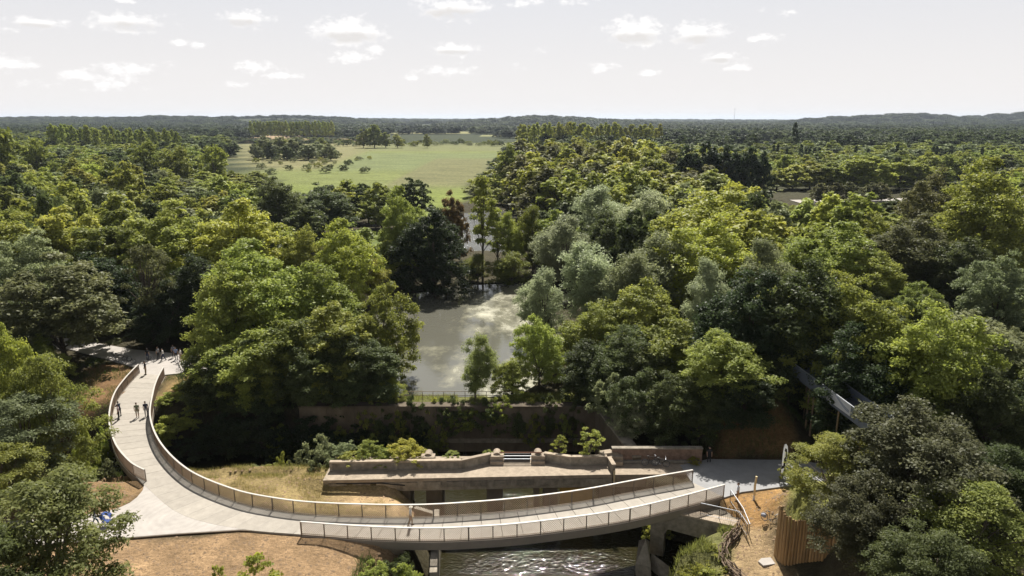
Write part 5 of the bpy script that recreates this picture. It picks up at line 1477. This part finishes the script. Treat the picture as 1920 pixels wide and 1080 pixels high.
bikes = [(-54.6, 88.6, 2.4, 'dark bicycle parked alone at the soil edge of the far path'), (-53.2, 87.6, .5, 'bicycle leaning with others at the soil edge of the far path'), (-52.3, 87.2, 1.0, 'second bicycle of the leaning row at the soil edge'), (-51.5, 86.6, .3, 'third bicycle of the leaning row at the soil edge'), (-48.9, 86.9, 1.2, 'bicycle between the waiting walkers and the ramp'),
         (-44.6, 86.9, .2, 'bicycle standing before the gathered walkers'), (-43.7, 84.6, 2.2, 'bicycle propped beside the ramp end post'), (-42.6, 84.9, .6, 'bicycle on the sunny patch of the far path'), (13.1, 58.75, .1, 'bicycle leaning on the brick parapet kerb'), (14.0, 58.6, -.2, 'second bicycle against the brick parapet'), (20.9, 49.2, -.9, 'black loaded bicycle parked on the sandy track')]
b0 = bicycle()
for k, (x, y, rz, lb) in enumerate(bikes):
    o = b0 if k == 0 else copy_tree(b0)
    z = .06 if 9.4 < x < 17 else max(zg(x, y), -.02 if y > 80 else -9)
    o.location = (x, y, z + .01); o.rotation_euler = (rad(7) * (1 if k % 2 else -1), 0, rz)
    tag(o, lb, 'bicycle', 'bicycles by the bridges')
bg_ = empty('pannier_bag', (20.55, 49.6, zg(20.55, 49.6) + .45), -.9); tag(bg_, 'grey bag strapped on the loaded bicycle', 'bag')
MB().ball((0, 0, .3), (.24, .17, .18), 12, 8).build('bag_body', cloth((.3, .3, .34)), bg_, True); MB().box((.02, 0, .43), (.3, .05, .03)).build('strap', M['black'], bg_)

# pushchair
pc = empty('pushchair', (-32.85, 49.05, -.03), rad(12)); tag(pc, 'blue hooded pushchair on black wheels on the plaza', 'pushchair')
hood = MB(); seg = 9
for i in range(seg):
    a0, a1 = rad(-20 + i * 17), rad(-20 + (i + 1) * 17)
    for (y0, y1) in ((-.26, .26),):
        vs = [(math.cos(a) * .42 + .0, y, .78 + math.sin(a) * .36) for a in (a0, a1) for y in (y0, y1)] + [(math.cos(a) * .40, y, .78 + math.sin(a) * .34) for a in (a0, a1) for y in (y0, y1)]
        hood.add(vs, [(0, 1, 3, 2), (4, 6, 7, 5), (0, 2, 6, 4), (1, 5, 7, 3)])
hood.build('hood', cloth((.03, .06, .2)), pc)
MB().add([(-.1, -.25, .45), (-.1, .25, .45), (.42, -.25, .38), (.42, .25, .38), (-.32, -.25, .98), (-.32, .25, .98), (-.12, -.25, .40), (-.12, .25, .40), (.42, -.25, .33), (.42, .25, .33), (-.38, -.25, .96), (-.38, .25, .96)],
         [(0, 2, 3, 1), (0, 1, 5, 4), (6, 7, 9, 8), (6, 10, 11, 7), (4, 5, 11, 10), (2, 8, 9, 3), (0, 4, 10, 6), (1, 7, 11, 5), (0, 6, 8, 2), (1, 3, 9, 7)]).build('seat', cloth((.03, .06, .2)), pc)
f_ = MB()
for s in (-.24, .24): f_.tube([(-.75, s, 1.0), (-.35, s, .75), (.4, s, .16)], .014, 6).tube([(-.3, s, .16), (.1, s, .5)], .014, 6)
f_.tube([(-.75, -.24, 1.0), (-.75, .24, 1.0)], .016, 6).build('frame', M['steel'], pc)
for x in (-.32, .42):
    for s in (-.27, .27): MB().torus((x, s, .14), .115, .03, 16, 6).bar((x - .1, s, .14), (x + .1, s, .14), .02).bar((x, s, .04), (x, s, .24), .02).build('wheel', M['black'], pc)

# ------------------------------------------------------------------ street furniture on the right
ff = empty('feather_flag', (24.1, 55.45, -.05), rad(8)); tag(ff, 'white and black feather flag on a thin pole beside the grey path', 'flag')
MB().tube([(0, 0, 0), (0, 0, 3.2), (.05, 0, 3.75), (.2, 0, 4.0)], [.025, .02, .014, .01], 6).build('pole', M['black'], ff)
out = [(.02, .9), (.16, .95), (.34, 1.8), (.46, 2.6), (.5, 3.3), (.42, 3.75), (.25, 4.0), (.1, 3.95), (.02, 3.6)]
def flat(pts, y, t=.012): 
    n_ = len(pts); return MB().add([(x, y - t / 2, z) for x, z in pts] + [(x, y + t / 2, z) for x, z in pts], [tuple(range(n_)), tuple(range(2 * n_ - 1, n_ - 1, -1))] + [(i, (i + 1) % n_, n_ + (i + 1) % n_, n_ + i) for i in range(n_)])
sail = flat(out, 0).build('sail', M['sail'], ff)
flat([(.18, 1.8), (.34, 1.85), (.42, 2.5), (.44, 3.1), (.36, 3.5), (.22, 3.6), (.17, 3.3), (.3, 3.2), (.31, 2.8), (.18, 2.55)], -.012).build('black_print', M['black'], sail)
flat([(.22, 2.95), (.29, 3.0), (.3, 3.1), (.25, 3.2), (.2, 3.1)], -.02).ball((.25, -.02, 2.85), (.05, .004, .08), 8, 6).build('white_emblem', M['white'], sail)
flat([(.03, 1.55), (.30, 1.65), (.33, 1.85), (.05, 1.9)], -.012).build('black_band', M['black'], sail)

wp = empty('wooden_post', (20.95, 53.0, zg(20.95, 53)), 0); tag(wp, 'tall pale peeled wooden post standing on the brown soil', 'post')
MB().tube([(0, 0, -.3), (.02, 0, .5), (-.01, 0, 1.4), (.05, 0, 2.25)], [.1, .095, .095, .085], 9).build('shaft', M['palewood'], wp); MB().tube([(0, 0, -.02), (.01, 0, .42)], .104, 9).build('whitened_foot', M['white'], wp)

# palisade of round timber poles
pl = empty('timber_palisade', (21.5, 45.0, -1), 0); tag(pl, 'tall palisade of upright round timber poles retaining the mound', 'palisade')
pole_me = MB().tube([(0, 0, -.6), (0, 0, 1.0)], [.118, .112], 8).mesh('pole', M['timber'], True)
pts = [(20.2, 51.0), (20.25, 47.6), (20.45, 45.1), (21.6, 44.7), (23.0, 44.35), (24.4, 43.7), (25.6, 42.6)]
pts = catmull(pts, .1); PQ, Lq = resample(pts[pts[:, 1] < 46.2], 33)
for k, p in enumerate(PQ):
    put('pole', pole_me, pl, (p[0] - 21.5, p[1] - 45.0, 0), (random.uniform(-.012, .012), random.uniform(-.012, .012), random.uniform(0, 6)), (1, 1, (4.6 - .0 * k + random.uniform(-.14, .14)) * (1 if k > 3 else 1.02) - .045 * k))
cs = empty('concrete_slab', (19.5, 45.6, zg(19.5, 45.6)), .3); tag(cs, 'small white concrete slab lying at the palisade foot', 'slab')
MB().prism([(-.6, -.35), (.55, -.45), (.7, .3), (-.2, .45), (-.65, .2)], -.1, .1).build('slab_body', M['paving'], cs)

# dead hedge woven of branches
dh = empty('woven_branch_fence', (17, 46.5, -1)); tag(dh, 'rough fence of dead woven branches along the sandy track', 'fence')
hp = catmull([(18.7, 49.9), (18.0, 48.6), (16.6, 47.0), (16.2, 45.9), (16.35, 44.9), (16.9, 43.4), (17.5, 41.5)], .3)
rh = random.Random(6)
for k in range(0, len(hp), 3):
    x, y = hp[k]; z = zg(x, y); MB().tube([(x - 17, y - 46.5, z + .4), (x - 17 + rh.uniform(-.1, .1), y - 46.5, z + 1.0 + rh.uniform(.7, 1.1))], .05, 6).build('stake', M['branch'], dh)
for k in range(64):
    i = rh.randrange(0, len(hp) - 7); l = rh.randrange(4, 7); P_ = []
    off = rh.uniform(-.32, .32); zz = rh.uniform(0, .75)
    for q in range(0, l + 1, 2):
        x, y = hp[i + q]; P_.append((x - 17 + off + rh.uniform(-.14, .14), y - 46.5 + rh.uniform(-.14, .14), zg(x, y) + 1.0 + zz + rh.uniform(-.1, .14)))
    MB().tube(P_, [.055, .045, .03][:len(P_)] if len(P_) == 3 else [.05] + [.04] * (len(P_) - 2) + [.02], 5).build('branch', M['branch'], dh)

# steel guard rails above the portal
gr = empty('steel_guard_rail', (17.6, 52, -.55)); tag(gr, 'galvanised guard rail bending over the portal wall to the woven fence', 'railing')
def grail(pts, h=1.1):
    pts = [Vector(p) - Vector((17.6, 52, -.55)) for p in pts]
    MB().tube([p + Vector((0, 0, h)) for p in pts], .035, 6).build('top_rail', M['steel'], gr)
    MB().tube([p + Vector((0, 0, .12)) for p in pts], .02, 6).build('bottom_rail', M['steel'], gr)
    for a, b in zip(pts[:-1], pts[1:]):
        n_ = max(1, int((b - a).length / 1.4))
        for k in range(n_ + 1):
            p = a.lerp(b, k / n_); MB().tube([p + Vector((0, 0, -.1)), p + Vector((0, 0, h))], .03, 6).build('post', M['post'], gr)
        n_ = int((b - a).length / .16)
        pk = MB()
        for k in range(1, n_): p = a.lerp(b, k / n_); pk.bar(p + Vector((0, 0, .12)), p + Vector((0, 0, h)), .014)
        pk.build('pickets', M['post'], gr)['kind'] = 'stuff'
grail([(15.9, 51.35, -.5), (17.3, 50.75, -.5), (18.7, 50.1, -.5), (18.85, 48.4, -.6)])
grail([(18.9, 53.0, -.25), (19.2, 50.6, -.5), (19.1, 48.6, -.7)])

# pond railing
pr = empty('pond_railing', (-7, 74.6, .0)); tag(pr, 'thin rusty railing along the pond wall', 'railing')
for k in range(12):
    x = -13 + k * 1.25; MB().tube([(x + 7, 0, -.4), (x + 7, 0, 1.0)], .035, 6).build('post', M['wood'], pr)
for z in (.5, .98): MB().tube([(-6.1, 0, z), (7.8, 0, z)], .028, 6).build('rail', M['wood'], pr)
# dark round sluice disc by the lawn
sd_ = empty('round_sluice_gate', (-27.25, 152, zg(-27.25, 152))); tag(sd_, 'dark round gate in a timber frame beside the small lawn', 'gate')
MB().tube([(0, -.08, 1.05), (0, .08, 1.05)], .95, 24).build('disc', M['black'], sd_)
for s in (-1.25, 1.25): MB().box((s, 0, 1.0), (.2, .2, 2.4)).build('frame_post', M['wood'], sd_)
MB().box((0, 0, 2.25), (2.8, .22, .16)).build('frame_beam', M['wood'], sd_)

# ------------------------------------------------------------------ steel ramp with banner
rp_ = empty('steel_ramp', (31, 62, 0)); tag(rp_, 'blue grey steel walkway on posts climbing into the wood', 'walkway')
A0, A1 = Vector((29.1, 69.5, 6.1)), Vector((30.75, 53.5, 5.75)); ax = (A1 - A0).normalized(); nr = Vector((-ax.y, ax.x, 0)).normalized()
if nr.x < 0: nr = -nr
RO = Vector((31, 62, 0)); LR = (A1 - A0).length
MB().bar(A0 - RO + nr * 1.15, A1 - RO + nr * 1.15, 2.3, .3).build('deck', M['slate'], rp_)
nb = 9
for k in range(nb):
    a = A0 + ax * (LR * k / nb + .03); b = A0 + ax * (LR * (k + 1) / nb - .03)
    for off in (0, 2.3): MB().bar(a - RO + nr * off + Vector((0, 0, .62)), b - RO + nr * off + Vector((0, 0, .62)), .05, 1.12).build('side_panel', M['slate'], rp_)
for off in (0, 2.3):
    MB().bar(A0 - RO + nr * off + Vector((0, 0, 1.22)), A1 - RO + nr * off + Vector((0, 0, 1.22)), .09, .06).build('handrail', M['steel'], rp_)
for k in (1, 3.1, 3.6, 6, 8):
    for off in (.2, 2.1):
        p = A0 + ax * (LR * k / nb) + nr * off - RO; g_ = zg(p.x + RO.x, p.y + RO.y)
        MB().tube([(p.x, p.y, g_ - .2), (p.x, p.y, p.z - .14)], .09, 8).build('support_post', M['wood'], rp_)
bn = empty('banner', A0 + ax * 8.3 - nr * .05 + Vector((0, 0, .1)), math.atan2(ax.y, ax.x)); tag(bn, 'white printed banner hung on the steel walkway side', 'banner')
MB().box((2.25, .0, .52), (4.5, .012, 1.05)).build('cloth', M['sail'], bn)
pt = MB()
for k in range(5): pt.box((.55 + k * .24, -.014, .62 + .02 * (k % 2)), (.16, .006, .10))
for k in range(6): pt.box((.5 + k * .2, -.014, .42), (.13, .006, .07))
sgn = -1 if True else 1
pt.build('lettering', cloth((.05, .06, .09)), bn)
sw_ = MB()
arc = [(1.9 + t * 2.4, 1.0 - math.sin(t * 1.5) * .78) for t in np.linspace(0, 1, 12)]
for (x0, z0), (x1, z1) in zip(arc[:-1], arc[1:]): sw_.add([(x0, -.016, z0), (x1, -.016, z1), (x1 + .02, -.016, min(z1 + .26, 1.02)), (x0 + .02, -.016, min(z0 + .26, 1.02)), (x0, -.01, z0), (x1, -.01, z1), (x1 + .02, -.01, min(z1 + .26, 1.02)), (x0 + .02, -.01, min(z0 + .26, 1.02))], [(0, 1, 2, 3), (7, 6, 5, 4), (0, 4, 5, 1), (3, 2, 6, 7)])
sw_.build('swoosh_print', cloth((.28, .31, .38)), bn)

# ------------------------------------------------------------------ far things
def car(x, y, rz, c, label):
    r = empty('parked_car', (x, y, .12), rz); tag(r, label, 'car', 'cars on the pale road')
    prof = [(-2.1, .35), (-2.15, .75), (-1.6, .92), (-.95, 1.42), (.55, 1.45), (1.15, .98), (2.0, .82), (2.15, .5), (2.1, .3)]
    n_ = len(prof); vs = [(px, -.85 + (.16 if pz > 1 else 0), pz) for px, pz in prof] + [(px, .85 - (.16 if pz > 1 else 0), pz) for px, pz in prof]
    MB().add(vs, [tuple(range(n_ - 1, -1, -1)), tuple(range(n_, 2 * n_))] + [(i, (i + 1) % n_, n_ + (i + 1) % n_, n_ + i) for i in range(n_)]).build('body', mat('car paint', c, .25, .03, 2, spec=.6), r)
    g = mat('car glass', (.02, .025, .03), .08, .05, 2, spec=.6)
    for s in (-1, 1): MB().add([(-1.2, s * .80, .95), (.95, s * .80, .95), (.5, s * .715, 1.38), (-.85, s * .715, 1.38)], [(0, 1, 2, 3)]).build('side_window', g, r)
    for q in (-1.35, 1.35):
        for s in (-.8, .8): MB().torus((q, s, .32), .22, .1, 16, 6).tube([(q, s - .06, .32), (q, s + .06, .32)], .2, 12).build('wheel', M['black'], r)


x_, y_ = G(1640, 375); car(x_, y_, .15, (.03, .035, .045), 'dark car driving on the pale road behind the clipped trees')
gt = empty('brick_gatepost', (*G(1567, 385), .0)); tag(gt, 'dark brick gatepost with low wall at the road edge', 'gatepost')
MB().box((0, 0, 1.3), (1.2, 1.2, 2.8)).build('pillar', M['brick'], gt); MB().box((0, 0, 2.78), (1.5, 1.5, .2)).build('cap', M['oldconc'], gt); MB().box((-3.4, 0, .7), (5.4, .4, 1.5)).build('low_wall', M['brick'], gt)


def farmhouse(px, py, w, d, h, rz, wallc, roofc, label):
    x, y = G(px, py); z = zg(x, y); r = empty('farm_building', (x, y, z), rz); tag(r, label, 'building', 'far buildings')
    MB().box((0, 0, h / 2), (w, d, h)).build('wall', wallc, r)
    MB().add([(-w / 2 - .4, -d / 2 - .5, h - .1), (w / 2 + .4, -d / 2 - .5, h - .1), (w / 2 + .4, d / 2 + .5, h - .1), (-w / 2 - .4, d / 2 + .5, h - .1), (-w / 2 - .4, 0, h + d * .38), (w / 2 + .4, 0, h + d * .38)], [(0, 1, 5, 4), (2, 3, 4, 5), (0, 4, 3), (1, 2, 5), (0, 3, 2, 1)]).build('roof', roofc, r)
    for k in range(3): MB().box((-w * .3 + k * w * .3, -d / 2, h * .5), (w * .1, .12, h * .35)).build('window', M['black'], r)


farmhouse(337, 258, 16, 9, 6, .2, M['white'], M['slate'], 'small white house at the edge of the tan field')
farmhouse(848, 241, 40, 14, 6, .05, M['oldtop'], M['white'], 'long pale roofed barn in the far fields')
farmhouse(878, 242, 30, 12, 6, .0, M['oldtop'], M['paving'], 'shorter pale roofed barn beside the long barn')
farmhouse(622, 240, 40, 14, 8, .3, M['slate'], M['slate'], 'blue grey shed past the distant poplars')
mt_x, mt_y = 1030.0, 3300.0
ms = empty('radio_mast', (1090, 3450, 20)); tag(ms, 'thin radio mast on the far hill', 'mast')
MB().tube([(0, 0, 0), (0, 0, 62)], [1.0, .5], 6).build('mast_pole', M['steel'], ms); MB().box((0, 0, 56), (3, 3, 3)).build('antenna', M['steel'], ms)
# fallen branches and rubble along the shaded moat side
rk = random.Random(8)
for k in range(26):
    x = rk.uniform(-36, -24); y = rk.uniform(61.2, 63.4); s = rk.uniform(.2, .5)
    mb = MB(); mb.ball((0, 0, 0), (s, s * rk.uniform(.6, 1), s * .6), 6, 4)
    mb.v = [(a + rk.uniform(-.06, .06), b + rk.uniform(-.06, .06), c + rk.uniform(-.04, .04)) for a, b, c in mb.v]
    tag(mb.build('rubble_stone', M['stone'], None, loc=(x, y, max(zg(x, y), WATER_Z) + .05)), 'rough stone lying in the shaded moat beside the ramp', 'stone', 'stones in the moat')

# ------------------------------------------------------------------ haze
hm, HN, HL = new_mat('thin summer haze')
ho = HN.new('ShaderNodeOutputMaterial'); hv = HN.new('ShaderNodeVolumePrincipled')
hv.inputs['Color'].default_value = (.74, .84, 1.0, 1); hv.inputs['Density'].default_value = HAZE; hv.inputs['Anisotropy'].default_value = .2
HL.new(hv.outputs[0], ho.inputs['Volume'])
tag(MB().box((0, 14000, 50), (46000, 34000, 118)).build('haze', hm), 'thin pale summer haze over the whole valley', 'haze', kind='stuff')
